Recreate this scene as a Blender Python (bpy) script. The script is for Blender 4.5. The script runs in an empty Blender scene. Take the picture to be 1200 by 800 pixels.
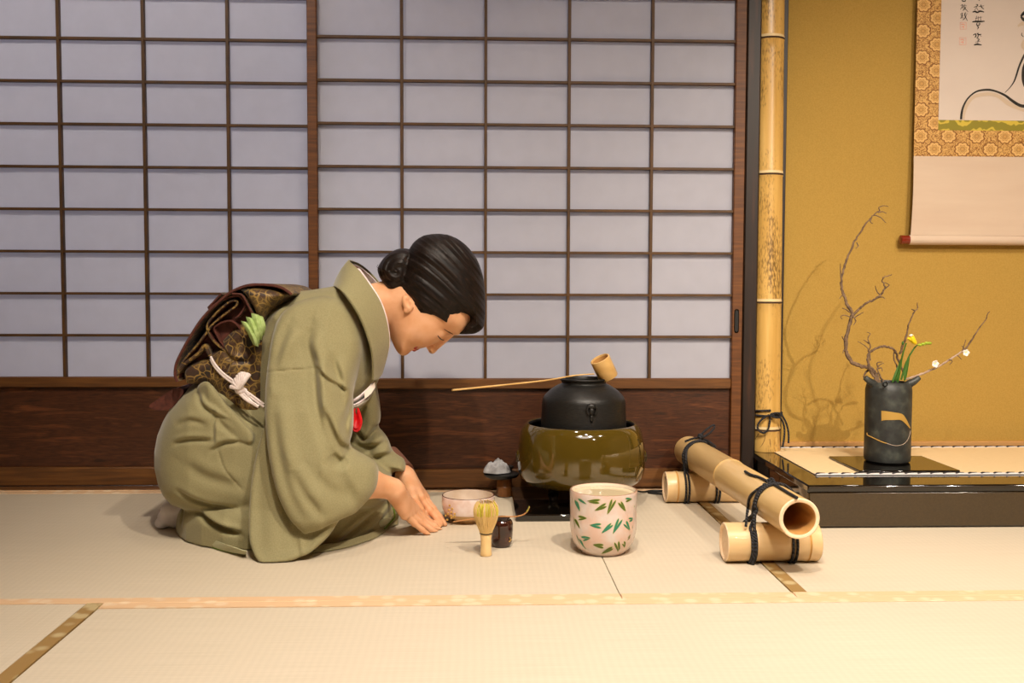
import bpy, math, random
import numpy as np
from mathutils import Vector, Matrix, noise as mnoise
random.seed(7); rng = np.random.RandomState(7)
SC = bpy.context.scene
COL = SC.collection
PI = math.pi

# ------------------------------------------------------------------ camera
F_PX, PITCH, YAW, ROLL, CH = 1153.9, .0535, .0381, .0031, .5274
_fw = Vector((math.sin(YAW)*math.cos(PITCH), math.cos(YAW)*math.cos(PITCH), -math.sin(PITCH)))
_r0 = Vector((math.cos(YAW), -math.sin(YAW), 0)); _u0 = _r0.cross(_fw)
_r = _r0*math.cos(ROLL)+_u0*math.sin(ROLL); _u = -_r0*math.sin(ROLL)+_u0*math.cos(ROLL)
def P(px, py, y=None, z=None):
    """world point seen at a photo pixel, on the plane y=... or z=..."""
    d = _fw*F_PX + _r*(px-600) - _u*(py-400)
    t = (y/d.y) if y is not None else ((z-CH)/d.z)
    return Vector((0, 0, CH)) + d*t
def XZ(pts, y):
    return [(P(a, b, y=y).x, P(a, b, y=y).z) for a, b in pts]
cam = bpy.data.cameras.new('camera'); cam.sensor_width = 36; cam.lens = F_PX/1200*36
co = bpy.data.objects.new('camera', cam); COL.objects.link(co)
m = Matrix((_r, _u, -_fw)).transposed().to_4x4(); m.translation = Vector((0, 0, CH)); co.matrix_world = m
cam.clip_start = .02
SC.camera = co

# ------------------------------------------------------------------ materials
MATS = {}
def lin(c):
    return tuple(((v/255)/12.92 if v/255 <= .04045 else ((v/255+.055)/1.055)**2.4) for v in c)+(1,)
def mat(name, col, rough=.6, spec=.5, metal=0, coat=0, sheen=0, trans=0):
    if name in MATS: return MATS[name]
    m = bpy.data.materials.new(name); m.use_nodes = True
    b = m.node_tree.nodes['Principled BSDF']
    b.inputs['Base Color'].default_value = lin(col) if max(col) > 1.01 else tuple(col)+(1,)
    b.inputs['Roughness'].default_value = rough
    b.inputs['Specular IOR Level'].default_value = spec
    b.inputs['Metallic'].default_value = metal
    b.inputs['Coat Weight'].default_value = coat
    b.inputs['Sheen Weight'].default_value = sheen
    b.inputs['Transmission Weight'].default_value = trans
    MATS[name] = m
    return m
def nd(m, t, **k):
    n = m.node_tree.nodes.new(t)
    for a, v in k.items():
        if a in n.inputs: n.inputs[a].default_value = v
        else: setattr(n, a, v)
    return n
def lk(m, a, b): m.node_tree.links.new(a, b)
def coords(m, scale=(1, 1, 1), rot=(0, 0, 0), kind='Object'):
    tc = nd(m, 'ShaderNodeTexCoord'); mp = nd(m, 'ShaderNodeMapping')
    mp.inputs['Scale'].default_value = scale; mp.inputs['Rotation'].default_value = rot
    lk(m, tc.outputs[kind], mp.inputs['Vector']); return mp.outputs[0]
def ramp(m, fac, stops):
    r = nd(m, 'ShaderNodeValToRGB'); e = r.color_ramp.elements
    while len(e) < len(stops): e.new(.5)
    for q, (p, c) in zip(e, stops): q.position = p; q.color = lin(c) if max(c) > 1.01 else tuple(c)+(1,)
    lk(m, fac, r.inputs[0]); return r.outputs[0]
def bsdf(m): return m.node_tree.nodes['Principled BSDF']
def bump(m, h, s, d=.001, prev=None):
    b = nd(m, 'ShaderNodeBump'); b.inputs['Strength'].default_value = s; b.inputs['Distance'].default_value = d
    lk(m, h, b.inputs['Height'])
    if prev is not None: lk(m, prev, b.inputs['Normal'])
    lk(m, b.outputs[0], bsdf(m).inputs['Normal']); return b.outputs[0]
def noisy(name, stops, scale, stretch=(1, 1, 1), rot=(0, 0, 0), rough=.6, detail=5, bs=.2, bd=.001, **k):
    if name in MATS: return MATS[name]
    m = mat(name, stops[0][1], rough, **k)
    v = coords(m, stretch, rot)
    n = nd(m, 'ShaderNodeTexNoise', Scale=scale, Detail=detail); lk(m, v, n.inputs['Vector'])
    lk(m, ramp(m, n.outputs[0], stops), bsdf(m).inputs['Base Color'])
    if bs: bump(m, n.outputs[0], bs, bd)
    return m

WOOD = noisy('door_wood', [(.3, (78, 43, 13)), (.5, (98, 56, 19)), (.7, (120, 72, 27))], 9, (1, 1, 14), rough=.5, bs=.15)
WOODH = noisy('rail_wood', [(.3, (80, 48, 16)), (.5, (98, 60, 22)), (.7, (116, 74, 30))], 9, (1, 14, 14), rough=.5, bs=.15)
def grain_mat():
    m = mat('panel_wood', (70, 38, 18), .42)
    v = coords(m, (1.1, 12, 12)); n = nd(m, 'ShaderNodeTexNoise', Scale=5, Detail=8, Distortion=1.2); lk(m, v, n.inputs['Vector'])
    v2 = coords(m, (3, 60, 60)); n2 = nd(m, 'ShaderNodeTexNoise', Scale=9, Detail=4); lk(m, v2, n2.inputs['Vector'])
    mx = nd(m, 'ShaderNodeMath', operation='ADD'); lk(m, n.outputs[0], mx.inputs[0])
    ml = nd(m, 'ShaderNodeMath', operation='MULTIPLY'); lk(m, n2.outputs[0], ml.inputs[0]); ml.inputs[1].default_value = .45
    lk(m, ml.outputs[0], mx.inputs[1])
    lk(m, ramp(m, mx.outputs[0], [(.5, (40, 20, 9)), (.66, (80, 43, 21)), (.74, (54, 27, 12)), (.95, (106, 60, 32))]), bsdf(m).inputs['Base Color'])
    bump(m, mx.outputs[0], .12); return m
PANEL = grain_mat()
DARKW = noisy('dark_post_wood', [(.3, (18, 11, 8)), (.6, (38, 22, 13)), (.75, (66, 36, 18))], 8, (6, 6, .5), rough=.45, bs=.1)
LATT = noisy('lattice_wood', [(.3, (66, 42, 12)), (.7, (92, 60, 20))], 20, rough=.55, bs=0)
def paper_mat():
    m = mat('shoji_paper', (205, 208, 214), .85, spec=.2)
    v = coords(m); n = nd(m, 'ShaderNodeTexNoise', Scale=25, Detail=3); lk(m, v, n.inputs['Vector'])
    c = ramp(m, n.outputs[0], [(.3, (190, 190, 200)), (.7, (194, 194, 204))])
    lk(m, c, bsdf(m).inputs['Base Color'])
    tr = nd(m, 'ShaderNodeBsdfTranslucent'); lk(m, c, tr.inputs['Color'])
    mx = nd(m, 'ShaderNodeMixShader'); mx.inputs[0].default_value = .3
    out = m.node_tree.nodes['Material Output']
    lk(m, bsdf(m).outputs[0], mx.inputs[1]); lk(m, tr.outputs[0], mx.inputs[2]); lk(m, mx.outputs[0], out.inputs[0])
    return m
PAPER = paper_mat()
def tatami_mat_shader(name, along_x=True):
    m = mat(name, (214, 196, 150), .7, spec=.25)
    s = (6, 420, 1) if along_x else (420, 6, 1)
    v = coords(m, s); n = nd(m, 'ShaderNodeTexNoise', Scale=1, Detail=2); lk(m, v, n.inputs['Vector'])
    v2 = coords(m, (1, 1, 1)); n2 = nd(m, 'ShaderNodeTexNoise', Scale=2.2, Detail=3); lk(m, v2, n2.inputs['Vector'])
    w = nd(m, 'ShaderNodeTexWave', wave_type='BANDS', bands_direction='X' if along_x else 'Y'); w.inputs['Scale'].default_value = 26
    w.inputs['Distortion'].default_value = 1.2; w.inputs['Detail'].default_value = 1
    lk(m, v2, w.inputs['Vector'])
    c1 = ramp(m, n.outputs[0], [(.3, (196, 183, 160)), (.7, (210, 197, 176))])
    c2 = ramp(m, n2.outputs[0], [(.35, (202, 189, 166)), (.65, (208, 195, 172))])
    mx = nd(m, 'ShaderNodeMix', data_type='RGBA'); mx.inputs[0].default_value = .45
    lk(m, c1, mx.inputs[6]); lk(m, c2, mx.inputs[7])
    mx2 = nd(m, 'ShaderNodeMix', data_type='RGBA', blend_type='MULTIPLY'); mx2.inputs[0].default_value = .03
    lk(m, mx.outputs[2], mx2.inputs[6]); lk(m, w.outputs[0], mx2.inputs[7])
    lk(m, mx2.outputs[2], bsdf(m).inputs['Base Color'])
    b1 = bump(m, w.outputs[0], .045, .0012); bump(m, n.outputs[0], .2, .0006, b1)
    return m
TATX = tatami_mat_shader('tatami_rush', True); TATY = tatami_mat_shader('tatami_rush_turned', False)
def heri_mat(name, a, b, sc):
    m = mat(name, a, .7)
    v = coords(m); n = nd(m, 'ShaderNodeTexVoronoi', Scale=sc); lk(m, v, n.inputs['Vector'])
    lk(m, ramp(m, n.outputs[0], [(.25, b), (.45, a)]), bsdf(m).inputs['Base Color']); return m
HERI = heri_mat('edging_sheen', (218, 182, 142), (224, 198, 164), 34)  # paler copy of the edging for crosswise strips: weave sheen put into the colour
HERID = heri_mat('edging_gold', (150, 118, 66), (184, 164, 120), 30)
WALLM = noisy('mustard_plaster', [(.3, (168, 133, 58)), (.7, (180, 145, 68))], 260, rough=.9, bs=.5, bd=.001, detail=4)
PLAST = noisy('room_plaster', [(.3, (196, 176, 138)), (.7, (206, 186, 148))], 60, rough=.9, bs=.1)
CEILM = noisy('ceiling_wood', [(.3, (176, 136, 92)), (.7, (196, 156, 110))], 5, (1, 14, 1), rough=.7)
LACQ = mat('black_lacquer', (14, 11, 8), .07, spec=.55, coat=.6)
LACQF = noisy('lacquer_front_sheen', [(.35, (54, 40, 19)), (.65, (60, 45, 22))], 300, rough=.22, bs=.04, spec=.7)  # black lacquer with the floor's brownish reflection put into its colour
BLK = mat('black_lacquer_board', (12, 9, 7), .12, coat=.5)
def bamboo_mat(name, stops, axis, spots=None, rough=.35, coat=.25):
    m = mat(name, stops[0][1], rough, coat=coat)
    st = [22, 22, 22]; st[axis] = 1.2
    v = coords(m, tuple(st)); n = nd(m, 'ShaderNodeTexNoise', Scale=2.2, Detail=6); lk(m, v, n.inputs['Vector'])
    c = ramp(m, n.outputs[0], stops)
    if spots:
        s2 = [30, 30, 30]; s2[axis] = 9
        v2 = coords(m, tuple(s2)); n2 = nd(m, 'ShaderNodeTexNoise', Scale=9, Detail=6); lk(m, v2, n2.inputs['Vector'])
        v3 = coords(m, tuple([4 if i != axis else 1.5 for i in range(3)])); n3 = nd(m, 'ShaderNodeTexNoise', Scale=4, Detail=2); lk(m, v3, n3.inputs['Vector'])
        ml = nd(m, 'ShaderNodeMath', operation='MULTIPLY'); lk(m, n2.outputs[0], ml.inputs[0]); lk(m, n3.outputs[0], ml.inputs[1])
        f = ramp(m, ml.outputs[0], [(.26, (0, 0, 0)), (.42, (.85, .85, .85))])
        mx = nd(m, 'ShaderNodeMix', data_type='RGBA'); lk(m, f, mx.inputs[0]); lk(m, c, mx.inputs[6]); mx.inputs[7].default_value = lin(spots)
        c = mx.outputs[2]
    lk(m, c, bsdf(m).inputs['Base Color']); bump(m, n.outputs[0], .1, .0006); return m
BAMY = bamboo_mat('bamboo_tube', [(.3, (206, 170, 112)), (.7, (218, 184, 126))], 1)
BAMX = bamboo_mat('bamboo_support', [(.3, (214, 178, 126)), (.7, (224, 192, 142))], 0)
BAMZ = bamboo_mat('bamboo_post', [(.3, (190, 146, 72)), (.6, (214, 172, 96)), (.75, (226, 188, 116))], 2, (92, 66, 30))
BAMCUT = noisy('bamboo_cut', [(.3, (238, 206, 166)), (.7, (248, 222, 188))], 120, rough=.6, bs=.1)
BAMIN = noisy('bamboo_inside', [(.3, (176, 126, 66)), (.7, (200, 150, 86))], 12, (4, 1, 4), rough=.6)
BAMNODE = mat('bamboo_node', (206, 160, 92), .5); NODEDARK = mat('bamboo_node_dark', (70, 46, 24), .7)
NODEPALE = mat('bamboo_node_pale', (222, 196, 146), .6)
LBAM = bamboo_mat('ladle_bamboo', [(.3, (214, 168, 98)), (.7, (232, 192, 124))], 0)
def rope_mat():
    m = mat('black_rope', (24, 23, 27), .75)
    v = coords(m); w = nd(m, 'ShaderNodeTexWave', bands_direction='DIAGONAL'); w.inputs['Scale'].default_value = 90; lk(m, v, w.inputs['Vector'])
    lk(m, ramp(m, w.outputs[0], [(.2, (10, 10, 12)), (.8, (46, 46, 52))]), bsdf(m).inputs['Base Color']); bump(m, w.outputs[0], .8, .002); return m
ROPE = rope_mat()
FURO = mat('olive_lacquer', (80, 64, 16), .09, spec=.6, coat=1); FUROIN = mat('brazier_inside', (14, 12, 10), .6)
IRON = noisy('cast_iron', [(.3, (27, 26, 25)), (.7, (38, 37, 35))], 90, (1, 1, 4), rough=.42, bs=.5, bd=.001, metal=.25)
def ceramic(name, a, b, sc, rough=.25):
    return noisy(name, [(.4, a), (.6, b)], sc, rough=rough, bs=.05, coat=.4)
JAR = ceramic('pale_pink_glaze', (220, 186, 168), (218, 204, 196), 22, .2)
JARIN = mat('cream_inside', (236, 222, 200), .3, coat=.5); JARRIM = mat('jar_rim_brown', (150, 110, 84), .4)
LEAFA = mat('leaf_teal', (44, 128, 98), .3); LEAFB = mat('leaf_green', (84, 104, 30), .3); LEAFY = mat('leaf_yellow', (188, 186, 90), .3)
BOWL = ceramic('tea_bowl_glaze', (222, 196, 184), (238, 224, 220), 26); BOWLIN = ceramic('tea_bowl_inside', (206, 184, 160), (222, 204, 186), 20)
BOWLB = mat('tea_bowl_foot', (196, 160, 112), .6); GOLD = mat('gold_paint', (190, 150, 72), .45, metal=.15); BRN = mat('brown_rim', (80, 42, 26), .4)
WHISK = bamboo_mat('whisk_bamboo', [(.3, (226, 184, 116)), (.7, (240, 206, 146))], 2); MATCHA = mat('matcha_green', (206, 196, 50), .8)
TINE = mat('whisk_tines', (234, 200, 132), .5)
CADDY = noisy('caddy_glaze', [(.4, (34, 14, 10)), (.65, (70, 32, 22))], 40, rough=.12, bs=0, coat=.7)
SCOOPM = mat('scoop_bamboo', (186, 130, 76), .4); SCOOPG = mat('scoop_tip', (176, 176, 66), .5)
WHITEC = noisy('white_cloth', [(.3, (150, 150, 152)), (.7, (176, 176, 178))], 90, rough=.9, bs=.2)
CORD = mat('black_cord', (12, 12, 12), .5)
VASE = noisy('charcoal_stoneware', [(.35, (38, 39, 38)), (.55, (52, 54, 51)), (.7, (72, 76, 68))], 40, rough=.48, bs=.5, bd=.0015)
BARK = noisy('branch_bark', [(.3, (84, 64, 46)), (.7, (134, 108, 82))], 90, rough=.85, bs=.6)
BARKP = noisy('branch_bark_pale', [(.3, (150, 122, 100)), (.7, (190, 166, 146))], 90, rough=.85, bs=.6)
STEM = mat('green_stem', (62, 104, 30), .5); YEL = mat('yellow_petal', (246, 214, 30), .5); WPET = mat('white_petal', (240, 232, 222), .6); BUD = mat('green_bud', (150, 170, 40), .5)
SCP = noisy('scroll_paper', [(.3, (204, 180, 158)), (.7, (210, 188, 166))], 5, (1, 1, 7), rough=.85, bs=0)
PNT = noisy('painting_paper', [(.3, (212, 196, 184)), (.7, (216, 202, 190))], 6, rough=.85, bs=0)
def mth(m, op, a, b=None, c=None):
    n = nd(m, 'ShaderNodeMath', operation=op)
    for i, v in enumerate((a, b, c)):
        if v is None: continue
        if isinstance(v, (int, float)): n.inputs[i].default_value = v
        else: lk(m, v, n.inputs[i])
    return n.outputs[0]
def brocade():
    """gold rosettes in staggered rows with leafy scrolls between them"""
    m = mat('scroll_brocade', (170, 110, 30), .6)
    tc = nd(m, 'ShaderNodeTexCoord'); sp = nd(m, 'ShaderNodeSeparateXYZ'); lk(m, tc.outputs['Object'], sp.inputs[0])
    PW, PH = .078, .070
    def tri(off):
        x = mth(m, 'MULTIPLY_ADD', sp.outputs[0], 1/PW, off); z = mth(m, 'MULTIPLY_ADD', sp.outputs[2], 1/PH, off)
        fx_ = mth(m, 'SUBTRACT', mth(m, 'FRACT', mth(m, 'ADD', x, 50)), .5); fz = mth(m, 'SUBTRACT', mth(m, 'FRACT', mth(m, 'ADD', z, 50)), .5)
        r = mth(m, 'SQRT', mth(m, 'ADD', mth(m, 'MULTIPLY', fx_, fx_), mth(m, 'MULTIPLY', fz, fz)))
        th = mth(m, 'ARCTAN2', fz, fx_)
        return r, th
    n = nd(m, 'ShaderNodeTexNoise', Scale=85, Detail=1.0, Distortion=2.5); lk(m, tc.outputs['Object'], n.inputs['Vector'])
    cols = []; fac = []
    for off in (0, .5):
        r, th = tri(off)
        pet = mth(m, 'MULTIPLY', mth(m, 'ABSOLUTE', mth(m, 'SINE', mth(m, 'MULTIPLY', th, 4))), .05)
        rr_ = mth(m, 'SUBTRACT', r, pet)
        rr_ = mth(m, 'MULTIPLY_ADD', mth(m, 'SUBTRACT', n.outputs[0], .5), .03, rr_)
        cols.append(ramp(m, rr_, [(0, (206, 158, 84)), (.05, (150, 98, 30)), (.07, (220, 176, 106)), (.12, (176, 124, 50)), (.135, (222, 178, 108)), (.205, (216, 170, 98)), (.215, (126, 74, 14)), (.25, (126, 74, 14))]))
        fac.append(mth(m, 'LESS_THAN', rr_, .25))
    leafc = ramp(m, n.outputs[0], [(.40, (212, 166, 94)), (.49, (204, 156, 82)), (.515, (128, 76, 14)), (.58, (128, 76, 14)), (.60, (206, 158, 84))])
    mx = nd(m, 'ShaderNodeMix', data_type='RGBA'); lk(m, fac[0], mx.inputs[0]); lk(m, leafc, mx.inputs[6]); lk(m, cols[0], mx.inputs[7])
    mx2 = nd(m, 'ShaderNodeMix', data_type='RGBA'); lk(m, fac[1], mx2.inputs[0]); lk(m, mx.outputs[2], mx2.inputs[6]); lk(m, cols[1], mx2.inputs[7])
    lk(m, mx2.outputs[2], bsdf(m).inputs['Base Color']); return m
BROC = brocade()
def green_brocade():
    m = mat('green_brocade', (140, 132, 20), .6)
    v = coords(m); w = nd(m, 'ShaderNodeTexWave', wave_type='RINGS'); w.inputs['Scale'].default_value = 30; w.inputs['Distortion'].default_value = 5; lk(m, v, w.inputs['Vector'])
    lk(m, ramp(m, w.outputs[0], [(.8, (140, 128, 24)), (.92, (206, 180, 60))]), bsdf(m).inputs['Base Color']); return m
GBROC = green_brocade()
INK = noisy('ink', [(.35, (24, 22, 20)), (.7, (58, 52, 44))], 120, rough=.8, bs=0); INKL = mat('ink_wash', (205, 184, 160), .85); SEAL = mat('seal_red', (232, 150, 128), .8)
KNOB = noisy('red_wood_knob', [(.3, (108, 30, 12)), (.7, (140, 46, 22))], 20, rough=.25, bs=0, coat=.4)
GOZA = noisy('goza_rush', [(.3, (226, 198, 150)), (.7, (234, 208, 164))], 60, (1, 8, 1), rough=.75, bs=.1)
EDGEW = mat('edging_white', (226, 222, 220), .7); EDGEB = mat('edging_black', (30, 28, 32), .7)
def kimono_mat(name, a, b):
    m = mat(name, a, .8, spec=.2, sheen=.3)
    bsdf(m).inputs['Sheen Roughness'].default_value = .4
    v = coords(m); n = nd(m, 'ShaderNodeTexNoise', Scale=420, Detail=3); lk(m, v, n.inputs['Vector'])
    lk(m, ramp(m, n.outputs[0], [(.35, a), (.65, b)]), bsdf(m).inputs['Base Color'])
    bump(m, n.outputs[0], .25, .0006); return m
KIM = kimono_mat('sage_silk', (143, 135, 98), (153, 146, 108)); KIMG = mat('green_lining', (96, 122, 24), .7); KIML = mat('pale_lining', (178, 176, 140), .7)
UNDER = noisy('under_collar_white', [(.4, (214, 196, 200)), (.6, (236, 224, 224))], 70, rough=.7, bs=.3)
def obi_mat():
    m = mat('obi_brocade', (50, 34, 22), .55, sheen=.1)
    v = coords(m, (1, .7, 1)); n = nd(m, 'ShaderNodeTexNoise', Scale=14, Detail=2); lk(m, v, n.inputs['Vector'])
    mxv = nd(m, 'ShaderNodeMix', data_type='RGBA', blend_type='ADD'); mxv.inputs[0].default_value = .06
    lk(m, v, mxv.inputs[6]); lk(m, n.outputs[1], mxv.inputs[7])
    vo = nd(m, 'ShaderNodeTexVoronoi', Scale=54, feature='DISTANCE_TO_EDGE', Randomness=.85); lk(m, mxv.outputs[2], vo.inputs['Vector'])
    vf = nd(m, 'ShaderNodeTexVoronoi', Scale=54, feature='F1', Randomness=.85); lk(m, mxv.outputs[2], vf.inputs['Vector'])
    n2 = nd(m, 'ShaderNodeTexNoise', Scale=30, Detail=3); lk(m, v, n2.inputs['Vector'])
    base = ramp(m, n2.outputs[0], [(.35, (38, 32, 26)), (.5, (70, 46, 30)), (.62, (92, 70, 36))])
    vb = nd(m, 'ShaderNodeTexVoronoi', Scale=88, feature='DISTANCE_TO_EDGE', Randomness=1); lk(m, mxv.outputs[2], vb.inputs['Vector'])
    fa = ramp(m, vo.outputs[0], [(.025, (1, 1, 1)), (.07, (0, 0, 0))]); fb = ramp(m, vb.outputs[0], [(.02, (.75, .75, .75)), (.07, (0, 0, 0))])
    gate = ramp(m, n2.outputs[0], [(.5, (0, 0, 0)), (.56, (1, 1, 1))])
    g1_ = nd(m, 'ShaderNodeMix', data_type='RGBA', blend_type='MULTIPLY'); g1_.inputs[0].default_value = 1; lk(m, fb, g1_.inputs[6]); lk(m, gate, g1_.inputs[7])
    g2_ = nd(m, 'ShaderNodeMix', data_type='RGBA', blend_type='LIGHTEN'); g2_.inputs[0].default_value = 1; lk(m, fa, g2_.inputs[6]); lk(m, g1_.outputs[2], g2_.inputs[7])
    f = g2_.outputs[2]
    mx = nd(m, 'ShaderNodeMix', data_type='RGBA'); lk(m, f, mx.inputs[0]); lk(m, base, mx.inputs[6]); mx.inputs[7].default_value = lin((150, 120, 58))
    lk(m, mx.outputs[2], bsdf(m).inputs['Base Color']); bump(m, vo.outputs[0], .3, .001); return m
OBI = obi_mat(); MAR = noisy('obi_maroon', [(.3, (70, 32, 22)), (.7, (96, 46, 32))], 120, rough=.7, bs=.2)
OBIA = noisy('obiage_green', [(.3, (150, 176, 98)), (.7, (182, 204, 134))], 120, rough=.7, bs=.3)
CORDW = noisy('white_cord', [(.3, (222, 206, 200)), (.7, (240, 228, 224))], 200, rough=.8, bs=.4)
def skin_mat():
    m = mat('skin', (228, 172, 130), .5, spec=.35)
    b = bsdf(m); b.inputs['Subsurface Weight'].default_value = .12; b.inputs['Subsurface Radius'].default_value = (.012, .005, .003); b.inputs['Subsurface Scale'].default_value = 1
    v = coords(m); n = nd(m, 'ShaderNodeTexNoise', Scale=30, Detail=4); lk(m, v, n.inputs['Vector'])
    lk(m, ramp(m, n.outputs[0], [(.35, (220, 160, 116)), (.65, (230, 176, 136))]), b.inputs['Base Color']); bump(m, n.outputs[0], .06, .001); return m
SKIN = skin_mat()
def hair_mat():
    m = mat('dark_hair', (30, 20, 15), .48, spec=.25)
    v0 = coords(m, (1, 1, 1), (0, math.radians(-42), 0)); mp2 = nd(m, 'ShaderNodeMapping'); mp2.inputs['Scale'].default_value = (3, 60, 60); lk(m, v0, mp2.inputs['Vector'])
    n = nd(m, 'ShaderNodeTexNoise', Scale=5, Detail=5, Distortion=.3); lk(m, mp2.outputs[0], n.inputs['Vector'])
    lk(m, ramp(m, n.outputs[0], [(.35, (13, 9, 8)), (.6, (30, 20, 15)), (.75, (54, 37, 28))]), bsdf(m).inputs['Base Color'])
    bump(m, n.outputs[0], .3, .0015); return m
HAIR = hair_mat()
LIP = mat('lip_red', (176, 50, 42), .35); LASH = mat('lash_dark', (24, 16, 14), .6); BROW = mat('brow_brown', (116, 78, 54), .8)
RED = noisy('red_silk', [(.3, (190, 10, 18)), (.7, (214, 22, 30))], 60, rough=.45, bs=.1)
TABI = noisy('white_tabi', [(.3, (218, 210, 210)), (.7, (232, 226, 226))], 60, rough=.85, bs=.1)

# ------------------------------------------------------------------ mesh tools
def chaikin(pts, n=2, closed=True):
    pts = [tuple(p) for p in pts]
    for _ in range(n):
        out = []
        L = len(pts)
        if not closed: out.append(pts[0])
        for i in range(L if closed else L-1):
            a, b = pts[i], pts[(i+1) % L]
            out.append(tuple(.75*u+.25*v for u, v in zip(a, b))); out.append(tuple(.25*u+.75*v for u, v in zip(a, b)))
        if not closed: out.append(pts[-1])
        pts = out
    return pts
def spline(pts, n=8, closed=False):
    """Catmull-Rom through tuples of any length"""
    A = [np.array(p, float) for p in pts]; L = len(A); out = []
    for i in range(L if closed else L-1):
        g = (lambda k: A[k % L]) if closed else (lambda k: A[min(max(k, 0), L-1)])
        p0, p1, p2, p3 = g(i-1), g(i), g(i+1), g(i+2)
        for j in range(n):
            t = j/n
            out.append(.5*((2*p1)+(-p0+p2)*t+(2*p0-5*p1+4*p2-p3)*t*t+(-p0+3*p1-3*p2+p3)*t**3))
    if not closed: out.append(A[-1])
    return out
class MB:
    def __init__(s): s.v = []; s.f = []; s.m = []; s.mats = []
    def mi(s, mt):
        if mt not in s.mats: s.mats.append(mt)
        return s.mats.index(mt)
    def add(s, vs, fs, mt):
        o = len(s.v); k = s.mi(mt)
        s.v += [tuple(v) for v in vs]
        for f in fs: s.f.append(tuple(i+o for i in f)); s.m.append(k)
        return s
    def box(s, x0, x1, y0, y1, z0, z1, mt, bev=.0012):
        b = min(bev, (x1-x0)/3, (y1-y0)/3, (z1-z0)/3)
        vs = []; idx = {}
        for ax in range(3):
            for sx in (0, 1):
                for sy in (0, 1):
                    for sz in (0, 1):
                        c = [(x0, x1)[sx], (y0, y1)[sy], (z0, z1)[sz]]; sg = [1-2*sx, 1-2*sy, 1-2*sz]
                        for a in range(3):
                            if a != ax: c[a] += sg[a]*b
                        idx[(ax, sx, sy, sz)] = len(vs); vs.append(c)
        fs = []
        for ax in range(3):
            o = [a for a in range(3) if a != ax]
            for sd in (0, 1):
                q = []
                for u, w in ((0, 0), (1, 0), (1, 1), (0, 1)):
                    k = [0, 0, 0]; k[ax] = sd; k[o[0]] = u; k[o[1]] = w; q.append(idx[(ax, *k)])
                fs.append(q)
        for ax in range(3):   # edges along ax
            o = [a for a in range(3) if a != ax]
            for u in (0, 1):
                for w in (0, 1):
                    q = []
                    for e, fa in ((0, o[0]), (0, o[1]), (1, o[1]), (1, o[0])):
                        k = [0, 0, 0]; k[ax] = e; k[o[0]] = u; k[o[1]] = w; q.append(idx[(fa, *k)])
                    fs.append(q)
        for sx in (0, 1):
            for sy in (0, 1):
                for sz in (0, 1): fs.append([idx[(a, sx, sy, sz)] for a in range(3)])
        return s.add(vs, fs, mt)
    def tube(s, pts, rad, mt, n=10, caps=True, flat=1.0, up=None):
        pts = [Vector(p) for p in pts]; L = len(pts)
        if not hasattr(rad, '__len__'): rad = [rad]*L
        t0 = (pts[1]-pts[0]).normalized()
        nrm = Vector(up) if up else (Vector((0, 0, 1)) if abs(t0.z) < .9 else Vector((1, 0, 0)))
        vs = []
        for i in range(L):
            t = (pts[min(i+1, L-1)]-pts[max(i-1, 0)]).normalized()
            nrm = (nrm-t*nrm.dot(t)).normalized(); bn = t.cross(nrm)
            for k in range(n):
                a = 2*PI*k/n
                vs.append(pts[i]+(nrm*math.cos(a)*flat+bn*math.sin(a))*rad[i])
        fs = [(i*n+k, i*n+(k+1) % n, (i+1)*n+(k+1) % n, (i+1)*n+k) for i in range(L-1) for k in range(n)]
        if caps: fs += [tuple(range(n-1, -1, -1)), tuple((L-1)*n+k for k in range(n))]
        return s.add(vs, fs, mt)
    def lathe(s, prof, c, mt, n=64, axis='z', mtf=None, wob=None):
        """prof: list of (r, h) or (r,h,mat)"""
        c = Vector(c); vs = []
        for q in prof:
            for k in range(n):
                a = 2*PI*k/n; r = q[0]*(wob(a, q[1]) if wob else 1)
                if axis == 'z': vs.append(c+Vector((r*math.cos(a), r*math.sin(a), q[1])))
                elif axis == 'y': vs.append(c+Vector((r*math.cos(a), q[1], -r*math.sin(a))))
                else: vs.append(c+Vector((q[1], r*math.cos(a), r*math.sin(a))))
        o = len(s.v)
        s.v += [tuple(v) for v in vs]
        for i in range(len(prof)-1):
            mm = prof[i][2] if len(prof[i]) > 2 else mt
            k0 = s.mi(mm)
            for k in range(n):
                s.f.append((o+i*n+k, o+i*n+(k+1) % n, o+(i+1)*n+(k+1) % n, o+(i+1)*n+k)); s.m.append(k0)
        return s
    def prism(s, poly, y0, y1, mt):
        """poly in xz, extruded along y"""
        n = len(poly)
        vs = [(x, y0, z) for x, z in poly]+[(x, y1, z) for x, z in poly]
        return s.add(vs, [tuple(range(n)), tuple(range(2*n-1, n-1, -1))]+[(k, k+n, (k+1) % n+n, (k+1) % n) for k in range(n)], mt)
    def sheet(s, rows, mt, thick=0, closed=False):
        """rows: list of rows of points -> grid surface, optionally with a thickness"""
        R = len(rows); C = len(rows[0]); P_ = [[Vector(p) for p in r] for r in rows]
        if not thick:
            return s.add([p for r in P_ for p in r], [(i*C+j, i*C+j+1, (i+1)*C+j+1, (i+1)*C+j) for i in range(R-1) for j in range(C-1)], mt)
        N = [[None]*C for _ in range(R)]
        for i in range(R):
            for j in range(C):
                a = P_[min(i+1, R-1)][j]-P_[max(i-1, 0)][j]; b = P_[i][min(j+1, C-1)]-P_[i][max(j-1, 0)]
                nn = a.cross(b); N[i][j] = nn.normalized() if nn.length > 1e-12 else Vector((0, 0, 1))
        vs = [P_[i][j]+N[i][j]*thick/2 for i in range(R) for j in range(C)]+[P_[i][j]-N[i][j]*thick/2 for i in range(R) for j in range(C)]
        o = R*C; fs = []
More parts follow.
